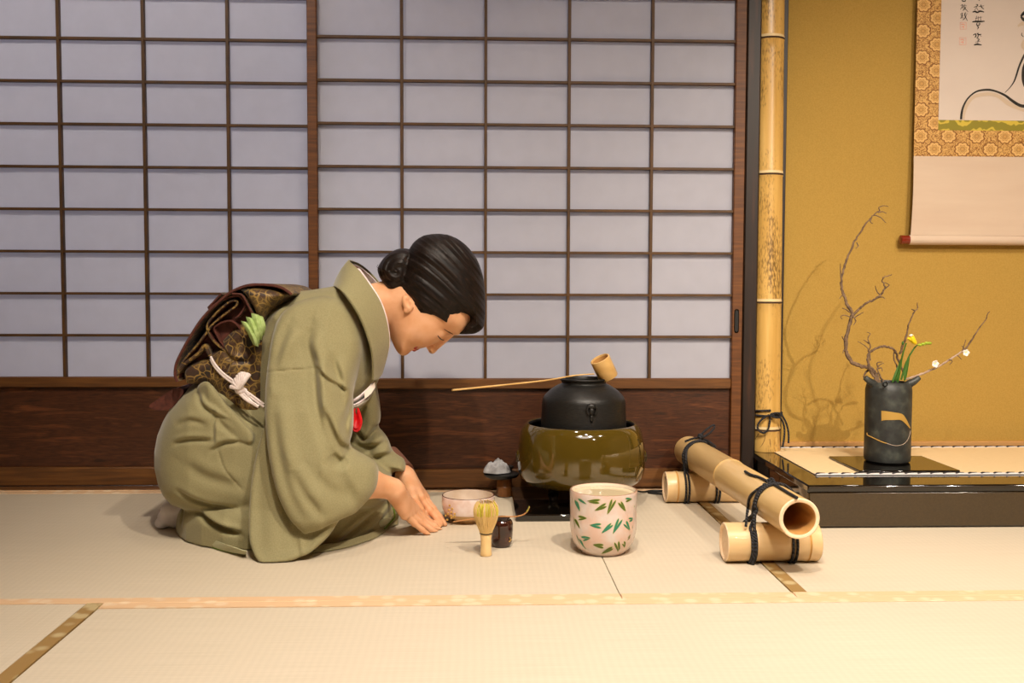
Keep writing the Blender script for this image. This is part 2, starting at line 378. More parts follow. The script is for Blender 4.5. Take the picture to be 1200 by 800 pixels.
        for i in range(R-1):
            for j in range(C-1):
                q = (i*C+j, i*C+j+1, (i+1)*C+j+1, (i+1)*C+j); fs += [q, tuple(x+o for x in reversed(q))]
        for i in range(R-1):
            for j in (0, C-1): q = (i*C+j, (i+1)*C+j, (i+1)*C+j+o, i*C+j+o); fs.append(q if j == 0 else q[::-1])
        for j in range(C-1):
            for i in (0, R-1): q = (i*C+j, i*C+j+1, i*C+j+1+o, i*C+j+o); fs.append(q if i else q[::-1])
        return s.add(vs, fs, mt)
    def ball(s, c, r, mt, n=12, ax=(1, 1, 1), M=None):
        prof = [(max(1e-5, math.sin(PI*i/n)), -math.cos(PI*i/n)) for i in range(n+1)]
        o = len(s.v); s.lathe(prof, (0, 0, 0), mt, n*2)
        for i in range(o, len(s.v)):
            v = Vector((s.v[i][0]*ax[0], s.v[i][1]*ax[1], s.v[i][2]*ax[2]))*r
            if M: v = M @ v
            s.v[i] = tuple(v+Vector(c))
        return s
    def build(s, name, parent=None, smooth=True, fixn=True, ang=40):
        me = bpy.data.meshes.new(name); me.from_pydata(s.v, [], s.f)
        for mt in s.mats: me.materials.append(mt)
        me.polygons.foreach_set('material_index', s.m)
        if fixn:
            import bmesh
            bm = bmesh.new(); bm.from_mesh(me); bmesh.ops.recalc_face_normals(bm, faces=bm.faces); bm.to_mesh(me); bm.free()
        if smooth:
            me.polygons.foreach_set('use_smooth', [True]*len(me.polygons))
            try: me.set_sharp_from_angle(angle=math.radians(ang))
            except Exception: pass
        o = bpy.data.objects.new(name, me); COL.objects.link(o)
        if parent is not None:
            o.parent = parent; o.matrix_parent_inverse = Matrix.Translation(-Vector(parent.location))
        return o
def tag(o, label, cat, group=None, kind=None):
    o['label'] = label
    o['category'] = cat
    if group: o['group'] = group
    if kind: o['kind'] = kind
    return o
def thing(name, label, cat, loc, group=None):
    o = bpy.data.objects.new(name, None); o.empty_display_size = .02; COL.objects.link(o); o.location = loc
    return tag(o, label, cat, group)
def struct(o): o['kind'] = 'structure'; return o

# ================================================================== SETTING
YL, YR, YW = 2.60, 2.55, 2.68       # left door, right door (front track), alcove wall
fl = struct(MB().box(-2.6, 2.6, -2.2, 2.75, -.12, -.022, WOODH).build('floor'))
struct(MB().box(.735, 2.6, YW, YW+.08, -.02, 2.42, WALLM).build('wall_alcove'))
struct(MB().box(-2.68, -2.6, -2.2, 2.75, -.12, 2.42, PLAST).build('wall_left'))
struct(MB().box(2.6, 2.68, -2.2, 2.75, -.12, 2.42, PLAST).build('wall_right'))
struct(MB().box(-2.6, 2.6, -2.28, -2.2, -.12, 2.42, PLAST).build('wall_rear'))
struct(MB().box(-2.68, 2.68, -2.28, 2.8, 2.42, 2.5, CEILM).build('ceiling'))
struct(MB().box(-2.6, .735, 2.535, 2.68, 1.80, 2.42, PLAST).build('wall_above_doors'))
struct(MB().box(-2.6, .705, 2.535, 2.66, 1.765, 1.80, WOODH).build('trim_1'))   # door head track
struct(MB().box(-2.6, .705, 2.57, 2.66, -.022, .006, WOODH).build('trim_2'))      # sill
struct(MB().box(-2.6, .705, 2.5655, 2.57, -.022, .003, HERI).build('trim_3'))
struct(MB().box(.700, .738, 2.545, 2.675, -.022, 2.42, DARKW, .004).build('trim_4'))    # dark post by the doors
struct(MB().box(.808, .824, 2.60, 2.68, .098, 2.42, DARKW).build('trim_5'))      # thin dark strip behind the bamboo post
struct(MB().box(.824, 2.6, 2.665, 2.682, .085, .107, mat('alcove_strip', (196, 146, 86), .6)).build('baseboard_alcove'))

DX, XA, XB = .2149, -1.0690, -.4017
Z0, DZ, ZR = .4027, .1091, .294
def door(name, y, xl, xr, sl, sr, bars, handle):
    """sliding paper door: inner opening xl..xr, stile widths sl/sr, front face at y"""
    t = .03
    root = bpy.data.objects.new(name, None); COL.objects.link(root); root.location = ((xl+xr)/2, y, .006); root['kind'] = 'structure'
    MB().box(xl-sl, xl, y, y+t, .008, 1.775, WOOD, .002).build('stile', root)
    MB().box(xr, xr+sr, y, y+t, .008, 1.775, WOOD, .002).build('stile', root)
    MB().box(xl, xr, y+.001, y+t-.001, ZR-.027, ZR, WOODH, .002).build('middle_rail', root)
    MB().box(xl, xr, y+.001, y+t-.001, .008, .056, WOODH, .002).build('bottom_rail', root)
    MB().box(xl, xr, y+.001, y+t-.001, 1.745, 1.775, WOODH, .002).build('top_rail', root)
    MB().box(xl, xr, y+.013, y+.021, .056, ZR-.027, PANEL, .0005).build('kick_panel', root)
    lt = MB()
    for x in bars: lt.box(x-.0038, x+.0038, y+.0035, y+.018, ZR, 1.745, LATT, .0006)
    z = Z0
    while z < 1.74:
        lt.box(xl, xr, y+.005, y+.017, z-.0034, z+.0034, LATT, .0006); z += DZ
    lt.build('lattice', root)
    MB().box(xl, xr, y+.0182, y+.0188, ZR-.004, 1.749, PAPER, .0001).build('paper', root)
    if handle:
        hx = xr+sr*.42; h = MB()
        oval = lambda w, hh, n=24: [(hx+w*math.copysign(abs(math.cos(a))**.5, math.cos(a)), .445+hh*math.copysign(abs(math.sin(a))**.35, math.sin(a))) for a in [2*PI*k/n for k in range(n)]]
        h.prism(oval(.0065, .031), y-.0012, y+.006, LACQ); h.prism(oval(.0046, .028), y-.0016, y-.0011, CORD)
        h.build('finger_pull', root)
    return root
door('door_1', YL, XA-2*DX, XA+3*DX, .026, .026, [XA+k*DX for k in (-1, 0, 1, 2)], False)
door('door_2', YR, XB, XB+5*DX, .0245, .028, [XB+k*DX for k in (1, 2, 3, 4)], True)
door('door_3', YR, XA-7.1*DX, XA-2.1*DX, .026, .026, [XA+(k-7.1)*DX for k in (1, 2, 3, 4)], False)

# tatami mats
def mat_thing(x0, x1, y0, y1, shader, edges, label, hm=HERI, hw=.027):
    o = thing('tatami_mat', label, 'tatami mat', ((x0+x1)/2, (y0+y1)/2, -.02), 'tatami mats on the floor')
    a = [x0, x1, y0, y1]; g = .0007
    if 'l' in edges: a[0] += hw
    if 'r' in edges: a[1] -= hw
    if 'f' in edges: a[2] += hw
    if 'b' in edges: a[3] -= hw
    MB().box(a[0]+g, a[1]-g, a[2]+g, a[3]-g, -.021, 0, shader, .0012).build('rush_surface', o)
    if 'f' in edges: MB().box(x0+g, x1-g, y0+g, y0+hw, -.021, .0012, HERI, .001).build('edging', o)
    if 'b' in edges: MB().box(x0+g, x1-g, y1-hw, y1-g, -.021, .0012, HERI, .001).build('edging', o)
    yf = y0+(hw if 'f' in edges else 0); yb = y1-(hw if 'b' in edges else 0)
    if 'l' in edges: MB().box(x0+g, x0+hw, yf, yb, -.021, .0012, HERID, .001).build('edging', o)
    if 'r' in edges: MB().box(x1-hw, x1-g, yf, yb, -.021, .0012, HERID, .001).build('edging', o)
YM = 1.645
mat_thing(-2.6, .252, YM, 2.565, TATX, 'fb', 'wide tatami mat the woman kneels on, along the paper doors')
mat_thing(.252, .554, YM, 2.565, TATX, 'fb', 'short tatami mat under the leaf-painted water jar and left end of the bamboo')
mat_thing(.554, 2.6, YM, 2.565, TATX, 'flb', 'tatami mat under the lacquered platform with gold edging below the bamboo')
mat_thing(-.6194, 2.6, .1, YM, TATX, 'b', 'broad foreground tatami mat across the bottom of the picture')
mat_thing(-2.6, -.6194, .1, YM, TATY, 'r', 'foreground tatami mat in the bottom left corner with dark gold edging')
mat_thing(-2.6, 2.6, -2.2, .1, TATX, '', 'tatami mat behind the viewer, out of the picture')

# ================================================================== PLATFORM
PX0, PY0, PZ = .7335, 2.1206, .0976
t = thing('alcove_platform', 'low black lacquered platform with glossy top along the mustard wall', 'platform', (1.4, 2.4, 0))
MB().box(PX0, 2.3, PY0, 2.664, PZ-.016, PZ, LACQ, .003).build('top_board', t)
b = MB(); b.box(PX0+.004, 2.3, PY0+.004, PY0+.02, .003, PZ-.016, LACQF, .003); b.build('front_board', t)
MB().box(PX0+.006, PX0+.02, PY0+.02, 2.54, .003, PZ-.016, LACQ, .002).build('side_board', t)
# rush mat on the platform with black-and-white edging
g0, g1 = .791, 2.29
t = thing('goza_mat', 'pale rush mat with black and white edging laid on the lacquered platform', 'mat', (1.4, 2.42, PZ))
MB().box(g0, g1, 2.236, 2.618, PZ+.0005, PZ+.0025, GOZA, .0005).build('rush_sheet', t)
for yy in (2.232, 2.612):
    e = MB(); x = g0
    e.box(g0, g1, yy, yy+.014, PZ+.0006, PZ+.0034, EDGEW, .0008)
    while x < g1-.05:     # braided dark marks
        pts = spline([(x, yy+.001, PZ+.0036), (x+.007, yy+.007, PZ+.0038), (x+.014, yy+.0115, PZ+.0036), (x+.026, yy+.013, PZ+.0035)], 3)
        e.tube(pts, [.0016, .0030, .0030, .0026, .0022, .0019, .0015, .0012, .001, .0006][:len(pts)], EDGEB, 5); x += .030
    e.build('edging', t)
t = thing('vase_board', 'thin black lacquered board under the grey vase', 'board', (1.0, 2.4, PZ))
c0, c1, c2, c3 = P(1007, 551.5, z=PZ+.008), P(1120, 550.5, z=PZ+.008), P(1084, 534, z=PZ+.008), P(973, 535.2, z=PZ+.008)
bx0, bx1 = (c0.x+c3.x)/2, (c1.x+c2.x)/2; by0, by1 = c0.y, c2.y
MB().box(bx0, bx1, by0, by1, PZ+.0026, PZ+.0085, BLK, .0025).build('board_panel', t)

# vase
vy = 2.37; vb = P(1040, 500, y=vy); vx = vb.x; vz = PZ+.0086
def vz_at(py): return P(1040, py, y=vy).z
zt = vz_at(445)-.004
t = thing('flower_vase', 'charcoal stoneware cylinder vase with a gold brushstroke, on the black board', 'vase', (vx, vy, vz))
H = zt-vz; body = MB(); n = 72
def vw(a, h):
    k = max(0, (h-H*.72)/(H*.28))
    return 1+.012*math.cos(3*a+1)+.03*k*math.cos(2*a)-.02*k
pr = [(.001, 0), (.048, 0), (.0535, .004), (.0548, .012), (.0545, H*.3), (.0545, H*.6), (.0545, H*.8), (.0545, H*.9), (.052, H*.96), (.047, H*.993), (.0455, H), (.044, H*.99), (.045, H*.9), (.046, H*.3), (.001, H*.28)]
body.lathe(pr, (vx, vy, vz), VASE, n, wob=vw)
def vpt(px, py, off=.0008):
    x = P(px, py, y=vy-.03).x-vx; z = P(px, py, y=vy-.04).z-vz; r = .0548*(vw(-PI/2+x/.0548, z))+off
    x = max(-r*.985, min(r*.985, x)); return Vector((vx+x, vy-math.sqrt(r*r-x*x), vz+z))
# gold brush stroke: a wide start that tapers to a ring line
top_ = [(1030, 481), (1034, 481), (1042, 482), (1052, 484), (1057, 489), (1061, 495), (1065, 501)]
bot_ = [(1030, 492.5), (1034, 491.5), (1042, 491), (1050, 491), (1055, 494), (1060, 498.5), (1065, 502.5)]
body.sheet([[vpt(*p, off=.0009) for p in spline(top_, 4)], [vpt(*p, off=.0009) for p in spline(bot_, 4)]], GOLD)
body.tube([vpt(*p, off=.0002) for p in spline([(1015, 509), (1022, 513), (1030, 517), (1035, 518.5)], 5)], .0012, GOLD, 5)
body.tube([vpt(*p, off=0) for p in spline([(1035, 518.5), (1045, 521), (1055, 519), (1062, 513), (1066, 505)], 5)], .0005, SCP, 4)
body.build('body', t)
for sx in (-1, 1):   # two horn shaped lugs at the rim
    e = MB(); e.tube(spline([(vx+sx*.036, vy-.012, zt-.022), (vx+sx*.043, vy-.016, zt-.006), (vx+sx*.056, vy-.02, zt+.003), (vx+sx*.067, vy-.02, zt+.012)], 5), [.013, .0125, .012, .0115, .011, .0105, .010, .0095, .009, .0085, .008, .0075, .0072, .007, .0065, .006], VASE, 12)
    e.build('lug', t)
MB().lathe([(.0055, -.001), (.0072, 0), (.0072, .0015), (.0045, .0015), (.0035, -.001)], (P(1037, 450, y=vy-.055).x, vy-.0555, P(1037, 450, y=vy-.055).z), CORD, 20, 'y').build('rim_hole', t)

# branches
def branch(mb, px, r0, r1, y0, y1, mt, wob=.0012, k=6, seed=0):
    pts = spline(px, k); L = len(pts); R = random.Random(seed+len(px)); out = []
    for i, p in enumerate(pts):
        t_ = i/(L-1); q = P(p[0], p[1], y=y0+(y1-y0)*t_)
        out.append(q+Vector([R.uniform(-wob, wob) for _ in range(3)]))
    mb.tube(out, [(r0+(r1-r0)*i/(L-1))*R.uniform(.85, 1.2) for i in range(L)], mt, 7)
    return out
t = thing('curly_branch', 'tall crooked bare branch rising on the left of the vase', 'branch', (vx, vy, zt))
b = MB(); yb = vy
branch(b, [(1032, 452), (1029, 446), (1026, 438), (1020, 431), (1010, 429), (1001, 426), (994, 418), (991, 405), (993, 390), (997, 375), (999, 366)], .0052, .0042, vy-.01, vy+.02, BARK)
branch(b, [(999, 366), (993, 357), (990, 349), (986, 336), (987, 322), (992, 305), (999, 288), (1008, 272), (1018, 258), (1026, 250), (1031, 247)], .004, .0013, vy+.02, vy+.05, BARK)
b.build('main_stem', t)
b = MB(); branch(b, [(1000, 368), (1007, 362), (1015, 355), (1024, 351), (1033, 344), (1037, 336), (1034, 329), (1037, 324), (1045, 322)], .0034, .0011, vy+.02, vy-.02, BARK); b.build('twig', t)
for q in ([(1031, 247), (1030, 243), (1036, 241), (1041, 242)], [(1029, 249), (1034, 248), (1039, 250)], [(1024, 252), (1031, 254), (1036, 259), (1038, 261)], [(1037, 338), (1042, 334), (1037, 331)], [(1028, 349), (1034, 348), (1037, 350)], [(1031, 345), (1027, 340), (1026, 335)],
          [(997, 372), (990, 369), (985, 371), (987, 374)], [(998, 367), (992, 363), (987, 361)], [(1001, 372), (1008, 368), (1012, 366)], [(990, 349), (987, 346), (984, 350)], [(986, 328), (985, 318), (985, 309)], [(1021, 256), (1020, 260), (1023, 262)], [(1004, 284), (1006, 288), (1003, 291)],
          [(992, 400), (988, 397), (987, 394)], [(992, 412), (989, 410), (988, 414)], [(1000, 370), (1003, 376), (1000, 381)]):
    b = MB(); branch(b, q, .0015, .0008, vy+.01, vy+.0, BARK, .0005, 4); b.build('twig', t)
t = thing('looped_branch', 'short twisted brown twigs looping low over the mouth of the vase', 'branch', (vx, vy, zt))
b = MB()
branch(b, [(1030, 452), (1024, 440), (1018, 428), (1018, 415), (1027, 408), (1038, 406), (1048, 410), (1052, 420), (1056, 430), (1060, 440)], .0036, .0024, vy-.01, vy+.015, BARK, seed=2)
branch(b, [(1046, 447), (1051, 431), (1047, 420), (1049, 410)], .0022, .0014, vy, vy-.01, BARK)
branch(b, [(1055, 415), (1058, 405), (1062, 393), (1065, 380), (1070, 368), (1075, 361), (1075, 355)], .0032, .001, vy, vy-.02, BARK)
branch(b, [(1028, 452), (1024, 436), (1019, 432), (1013, 440), (1014, 446)], .003, .002, vy, vy+.01, BARK)
branch(b, [(1036, 448), (1030, 438), (1028, 430), (1035, 425)], .0025, .001, vy, vy, BARK)
b.build('main_stem', t)
for q in ([(1020, 422), (1018, 410), (1012, 404), (1005, 400)], [(1017, 412), (1020, 406), (1017, 396), (1020, 391), (1016, 389)], [(1018, 402), (1012, 398)], [(1028, 432), (1033, 431), (1034, 435)], [(1029, 430), (1028, 425), (1034, 424)], [(1057, 440), (1062, 436), (1060, 430)], [(1072, 364), (1068, 362)]):
    b = MB(); branch(b, q, .0017, .0008, vy, vy-.01, BARK, .0004, 4); b.build('twig', t)
t = thing('blossom_branch', 'slender pale branch with white blossoms reaching right from the vase', 'branch', (vx, vy, zt))
b = MB()
branch(b, [(1062, 444), (1075, 440), (1090, 434), (1104, 427), (1118, 418), (1130, 410)], .0028, .0022, vy-.015, vy-.03, BARKP, .0006)
branch(b, [(1130, 410), (1137, 401), (1143, 391), (1150, 381), (1156, 373), (1157, 368), (1160, 365)], .0022, .0009, vy-.03, vy-.04, BARK, .0006)
for q in ([(1128, 411), (1130, 404), (1132, 398)], [(1112, 421), (1116, 423), (1113, 427)], [(1122, 416), (1127, 421)], [(1131, 409), (1127, 405)]): branch(b, q, .0013, .0008, vy-.03, vy-.03, BARK, .0003, 4)
b.build('main_stem', t)
def blossom(cx, cy, y, r, parent):
    f = MB(); c = P(cx, cy, y=y)
    for k in range(5):
        a = 2*PI*k/5+.3; M = Matrix.Rotation(a, 3, 'Y') @ Matrix.Rotation(.5, 3, 'X')
        f.ball(c+M @ Vector((0, -.001, r*.6)), r*.55, WPET, 7, (.9, .22, 1.1), M)
    f.ball(c+Vector((0, -.002, 0)), r*.2, YEL, 6); f.build('blossom', parent)
blossom(1095, 426, vy-.035, .009, t); blossom(1131, 413, vy-.04, .0085, t)
t = thing('freesia', 'yellow freesia with green stem and row of buds in the vase', 'flower', (vx+.01, vy-.01, zt))
b = MB()
branch(b, [(1050, 446), (1055, 430), (1058, 415), (1062, 402)], .0028, .0018, vy-.02, vy-.035, STEM, 0); branch(b, [(1056, 445), (1062, 425), (1070, 410), (1076, 404), (1086, 403)], .0024, .0013, vy-.02, vy-.03, STEM, 0)
b.build('stem', t)
b = MB()
for q in ([(1052, 448), (1054, 430), (1057, 418)], [(1060, 446), (1062, 432), (1066, 414)], [(1046, 448), (1050, 438), (1055, 424)]):
    c = [P(a, d, y=vy-.02) for a, d in spline(q, 5)]; L = len(c)
    b.sheet([[p-Vector((.0045*math.sin(PI*(i/(L-1)*.9+.1)), 0, 0)) for i, p in enumerate(c)], [p+Vector((0, -.002, 0)) for p in c], [p+Vector((.0045*math.sin(PI*(i/(L-1)*.9+.1)), 0, 0)) for i, p in enumerate(c)]], STEM, .0008)
b.build('leaf', t)
b = MB(); c = P(1071, 400, y=vy-.035)
for k in range(5):
    M = Matrix.Rotation(-.7, 3, 'Y') @ Matrix.Rotation(2*PI*k/5, 3, 'Z') @ Matrix.Rotation(.28, 3, 'X')
    b.ball(c+M @ Vector((0, -.003, .004)), .0068, YEL, 7, (.8, .35, 1.9), M)
b.build('petals', t)
b = MB()
for x, y in ((1078, 404), (1082, 403), (1086, 402), (1089, 402)): b.ball(P(x, y, y=vy-.032), .0042, BUD, 6, (1.5, .9, .9))
b.ball(P(1068, 393, y=vy-.03), .0042, WPET, 7, (1.4, .8, .8)); b.ball(P(1058, 402, y=vy-.03), .003, STEM, 6, (1, 1, 1.6))
b.build('bud', t)

# ================================================================== SCROLL
sy = 2.655
def S(px, py, y=sy): return P(px, py, y=y)
x_l = S(1068, 240).x; x_r = x_l+.62; zb = S(1100, 281).z
t = thing('hanging_scroll', 'hanging scroll with brocade border, ink painting and brush writing on the mustard wall', 'scroll', (x_l, sy+.02, zb))
xb = S(1071.5, 100).x; zbro = S(1150, 183.5).z; zpb = S(1150, 153).z; zgr = S(1150, 141).z; xp = S(1101, 90).x
xpr = x_r-(xp-x_l)
def panel(x0, x1, z0, z1, y, mt, name, th=.0012):
    return MB().box(x0, x1, y, y+th, z0, z1, mt, .0003).build(name, t)
# lower plain band flares slightly and curls forward
rows = []
for i in range(13):
    f = i/12; z = zbro+(zb+.012-zbro)*f; dx = .0045*f**1.5
    rows.append([(x_l+.003-dx+(x_r-x_l+2*dx-.003)*j/12, sy-.004*math.exp(-((j/12)*9)**2)*math.sin(PI*f)-.003*f, z) for j in range(13)])
MB().sheet(rows, SCP, .0012).build('lower_band', t)
panel(x_l+.003, xp, zbro, 1.75, sy, BROC, 'brocade_border'); panel(xpr, x_r, zbro, 1.75, sy, BROC, 'brocade_border')
panel(xp, xpr, zbro, zpb, sy, BROC, 'brocade_border'); panel(xp, xpr, zpb, zgr, sy-.0003, GBROC, 'green_strip')
pp = panel(xp, xpr, zgr, 1.70, sy-.0004, PNT, 'painting_sheet')
panel(xp, xpr, 1.70, 1.75, sy, BROC, 'brocade_border')
rod = MB().lathe([(.001, -.004), (.0125, -.004), (.0135, 0), (.0135, x_r-x_l), (.0125, x_r-x_l+.003), (.001, x_r-x_l+.003)], (x_l+.0005, sy+.004, zb), SCP, 32, 'x'); rod.build('bottom_rod', t)
for sx, xx in ((-1, x_l), (1, x_r)):
    MB().lathe([(.0005, 0), (.011, 0), (.0128, .0015), (.0128, .006), (.0118, .016), (.0128, .0265), (.001, .0265)] if sx < 0 else [(.001, 0), (.0128, 0), (.0118, .012), (.0128, .025), (.0005, .0265)], (xx-(.0275 if sx < 0 else -.001), sy+.004, zb), KNOB, 32, 'x').build('rod_knob', t)
MB().box(x_l-.004, x_r+.004, sy-.004, sy+.014, 1.75, 1.768, KNOB, .003).build('top_rod', t)
MB().tube([(x_l+.12, sy+.004, 1.768), ((x_l+x_r)/2, sy+.01, 1.9), (x_r-.12, sy+.004, 1.768)], .002, CORD, 6).build('hanging_cord', t)
# ink strokes
ink = MB()
def stroke(pts, w, mt=INK, y=sy-.0009, k=5, into=None):
    L0 = len(pts)
    if not hasattr(w, '__len__'): w = [w*.6]+[w]*(L0-2)+[w*.45]
    q = spline([(a, b, ww) for (a, b), ww in zip(pts, w)], k); c = [S(a[0], a[1]) for a in q]; up = []; dn = []
    for i in range(len(c)):
        d = (c[min(i+1, len(c)-1)]-c[max(i-1, 0)]).normalized(); nn = Vector((-d.z, 0, d.x)); h = q[i][2]/2*sy/F_PX
        up.append(Vector((c[i].x+nn.x*h, y, c[i].z+nn.z*h))); dn.append(Vector((c[i].x-nn.x*h, y, c[i].z-nn.z*h)))
    (into or ink).sheet([up, dn], mt, .0002)
def cz(a, b): return (1040+a/7.275, b/7.275)            # from an enlarged view of the top right corner
def cz2(a, b): return (1040+a/7.275, 100+b/7.275)
def st(l, w, **k): stroke([cz(*p) for p in l], w, **k)
# right column: three characters (the first cut by the frame's top edge in the photo)
st([(760, -40), (770, -14), (785, 8)], 1.2); st([(740, -20), (800, -30)], 1.1); st([(755, -60), (800, -70)], 1)
st([(735, 62), (760, 55), (768, 42), (752, 38)], 1.0); st([(760, 62), (740, 88)], .9); st([(795, 40), (800, 62), (822, 78)], 1.1); st([(775, 56), (822, 50)], 1.0); st([(760, 70), (768, 82)], .8)
st([(724, 104), (745, 98), (765, 106), (790, 96), (822, 104)], 1.8); st([(765, 84), (778, 92)], .9)
st([(758, 136), (752, 178)], 1.0); st([(772, 140), (772, 178)], 1.0); st([(790, 140), (796, 176)], 1.0); st([(748, 158), (805, 146)], .9)
st([(722, 188), (750, 184), (790, 184), (828, 182)], 1.9); st([(765, 190), (758, 212), (778, 216), (786, 202), (775, 196)], 1.0); st([(762, 222), (774, 232), (766, 250)], 1.2)
st([(728, 300), (750, 290), (752, 312), (740, 318)], 1.3); st([(762, 284), (776, 296), (800, 292)], 1.5); st([(772, 280), (770, 316), (756, 324)], 1.0); st([(788, 300), (800, 312)], .9)
st([(764, 326), (780, 338), (768, 352)], 1.0); st([(748, 360), (790, 352)], .9); st([(770, 340), (768, 376)], 1.0); st([(736, 384), (764, 378), (802, 384)], 1.9)
# left column
st([(640, -10), (636, 8), (662, 10), (664, -8)], 1.1)
st([(622, 48), (640, 42), (636, 60), (620, 82)], .9); st([(640, 60), (648, 84)], .8); st([(660, 40), (652, 60), (686, 102)], 1.0); st([(668, 56), (655, 78), (640, 92)], .9); st([(652, 44), (676, 50)], .7)
st([(618, 122), (644, 116)], .9); st([(634, 108), (632, 148), (618, 156)], 1.0); st([(622, 136), (648, 134)], .8); st([(640, 146), (646, 160)], .8); st([(664, 106), (658, 130), (680, 178)], 1.1); st([(672, 128), (656, 158), (640, 172)], .9); st([(654, 120), (682, 118)], .7)
# red seals
for (x, y, w, h) in ((618, 192, 52, 58), (612, 322, 56, 60)):
    st([(x, y), (x+w, y)], .5, mt=SEAL); st([(x, y), (x, y+h)], .5, mt=SEAL); st([(x+w, y), (x+w, y+h)], .5, mt=SEAL); st([(x, y+h), (x+w, y+h)], .5, mt=SEAL)
    st([(x+8, y+18), (x+28, y+14), (x+40, y+26)], .9, mt=SEAL); st([(x+12, y+40), (x+30, y+34), (x+30, y+52)], .9, mt=SEAL)
# painted figure: robe outline
def s2(l, w, **k): stroke([cz2(*p) for p in l], w, **k)
s2([(650, 292), (652, 240), (680, 160), (740, 96), (850, 74), (940, 92), (1040, 160), (1164, 215)], [2, 3, 4, 4, 4, 4, 5, 3], mt=INKL)
s2([(626, 290), (632, 230), (650, 170), (690, 105), (760, 52), (850, 38), (920, 50), (1000, 85), (1060, 130), (1120, 168), (1170, 178), (1250, 172), (1330, 190)], [2.6, 2.6, 2.2, 1.8, 2.0, 2.4, 2.2, 2.6, 3.2, 3.6, 3.6, 3.2, 2])
st([(1000, 790), (1040, 750), (1075, 700), (1095, 650), (1120, 570), (1150, 500), (1180, 440)], [.6, .9, 1.6, 2, 2.2, 2.4, 2])
st([(1168, 740), (1158, 680), (1162, 600), (1175, 540)], [2, 4, 5, 4])
st([(1136, 140), (1164, 112), (1220, 90), (1280, 110)], [2, 4, 5, 3]); st([(1136, 142), (1160, 168), (1190, 180)], [2, 3.4, 2]); st([(1110, 225), (1140, 205), (1170, 200)], [2, 4, 5], mt=INKL)
st([(1145, 280), (1142, 300), (1160, 314)], .9); st([(1164, 340), (1150, 390), (1170, 420)], [2, 4, 3], mt=INKL)
st([(1280, 110), (1340, 160), (1330, 260), (1260, 330), (1180, 320)], [3, 4, 4, 3, 2]); st([(1180, 440), (1300, 400), (1420, 460), (1500, 600)], [2, 4, 5, 3])
st([(1210, 170), (1235, 160)], 2); st([(1280, 172), (1300, 165)], 2); st([(1200, 255), (1240, 262), (1290, 250)], [1, 3, 1])
iw = ink.build('ink_painting', t, fixn=False)

# ================================================================== BAMBOO POST with tie
pc = P(897, 500, y=2.588); pxx, pyy = P(897, 531, y=2.588).x, 2.588
t = thing('bamboo_post', 'upright weathered bamboo post standing on the left corner of the lacquered platform', 'post', (pxx, pyy, PZ))
zn = [P(897, q, y=pyy).z for q in (502, 354, 205, 47)]; zn.append(zn[-1]+.36); zn.append(zn[-1]+.36)
lean = (P(902, 20, y=pyy).x-pxx)/(P(902, 20, y=pyy).z-PZ)
prof = [(.001, PZ+.0005, BAMZ), (.0375, PZ+.0005, BAMZ), (.0385, PZ+.004, BAMZ)]
for z in zn:
    prof += [(.0372, z-.03, BAMZ), (.0375, z-.006, BAMZ), (.0388, z-.003, NODEDARK), (.0368, z-.0005, NODEDARK), (.0388, z+.002, NODEPALE), (.0375, z+.009, BAMZ)]
prof += [(.037, 2.418, BAMZ)]
pb = MB().lathe(prof, (0, 0, 0), BAMZ, 56)
pb.v = [(x*1.0+pxx+lean*(z-PZ), y+pyy, z) for x, y, z in pb.v]
for q in ([(884, 523), (889, 512), (892, 506)], [(890, 528), (896, 516), (897, 506)], [(903, 524), (902, 514)]):   # dry cracks
    c = []
    for a, d in spline(q, 4):
        w_ = P(a, d, y=pyy-.037); dx = w_.x-pxx; c.append((w_.x, pyy-math.sqrt(max(1e-6, .0376**2-dx*dx)), w_.z))
    pb.tube(c, .0007, NODEDARK, 4)
pb.build('culm', t)
t = thing('post_rope', 'black cord tied in a bow round the foot of the upright bamboo post', 'cord', (pxx, pyy-.04, zn[0]+.03))
def ringpts(cx, cy, r, z0, z1, a0, a1, n=40):
    return [(cx+r*math.cos(a), cy+r*math.sin(a), z0+(z1-z0)*k/n) for k, a in enumerate(np.linspace(a0, a1, n+1))]
b = MB(); zk = P(899, 486, y=pyy-.04).z
b.tube(ringpts(pxx, pyy, .0405, zk, zk+.006, -PI/2, PI*.95), .0028, ROPE, 8); b.tube(ringpts(pxx, pyy, .0405, zk+.006, zk+.012, -PI*1.05, -PI/2), .0028, ROPE, 8)
b.tube(ringpts(pxx, pyy, .0405, zk-.003, zk-.003, -PI/2, PI*1.5), .0028, ROPE, 8)
b.ball((pxx+.004, pyy-.043, zk), .0062, ROPE, 8)
def pr(l, y=pyy-.044, r=.0026, mb=None, mt=ROPE, k=6):
    (mb or b).tube([P(a, d, y=(q[0] if q else y)) for a, d, *q in [tuple(v) for v in spline(l, k)]], r, mt, 8)
pr([(901, 486), (893, 491), (888, 498), (889, 504), (895, 507), (900, 503), (902, 494), (902, 487)])
pr([(902, 486), (908, 484), (915, 485), (921, 495), (924, 507), (924, 519)], pyy-.046); pr([(902, 487), (909, 489), (915, 490), (919, 500), (919, 512), (917, 524)], pyy-.049)
b.build('rope_bow', t)

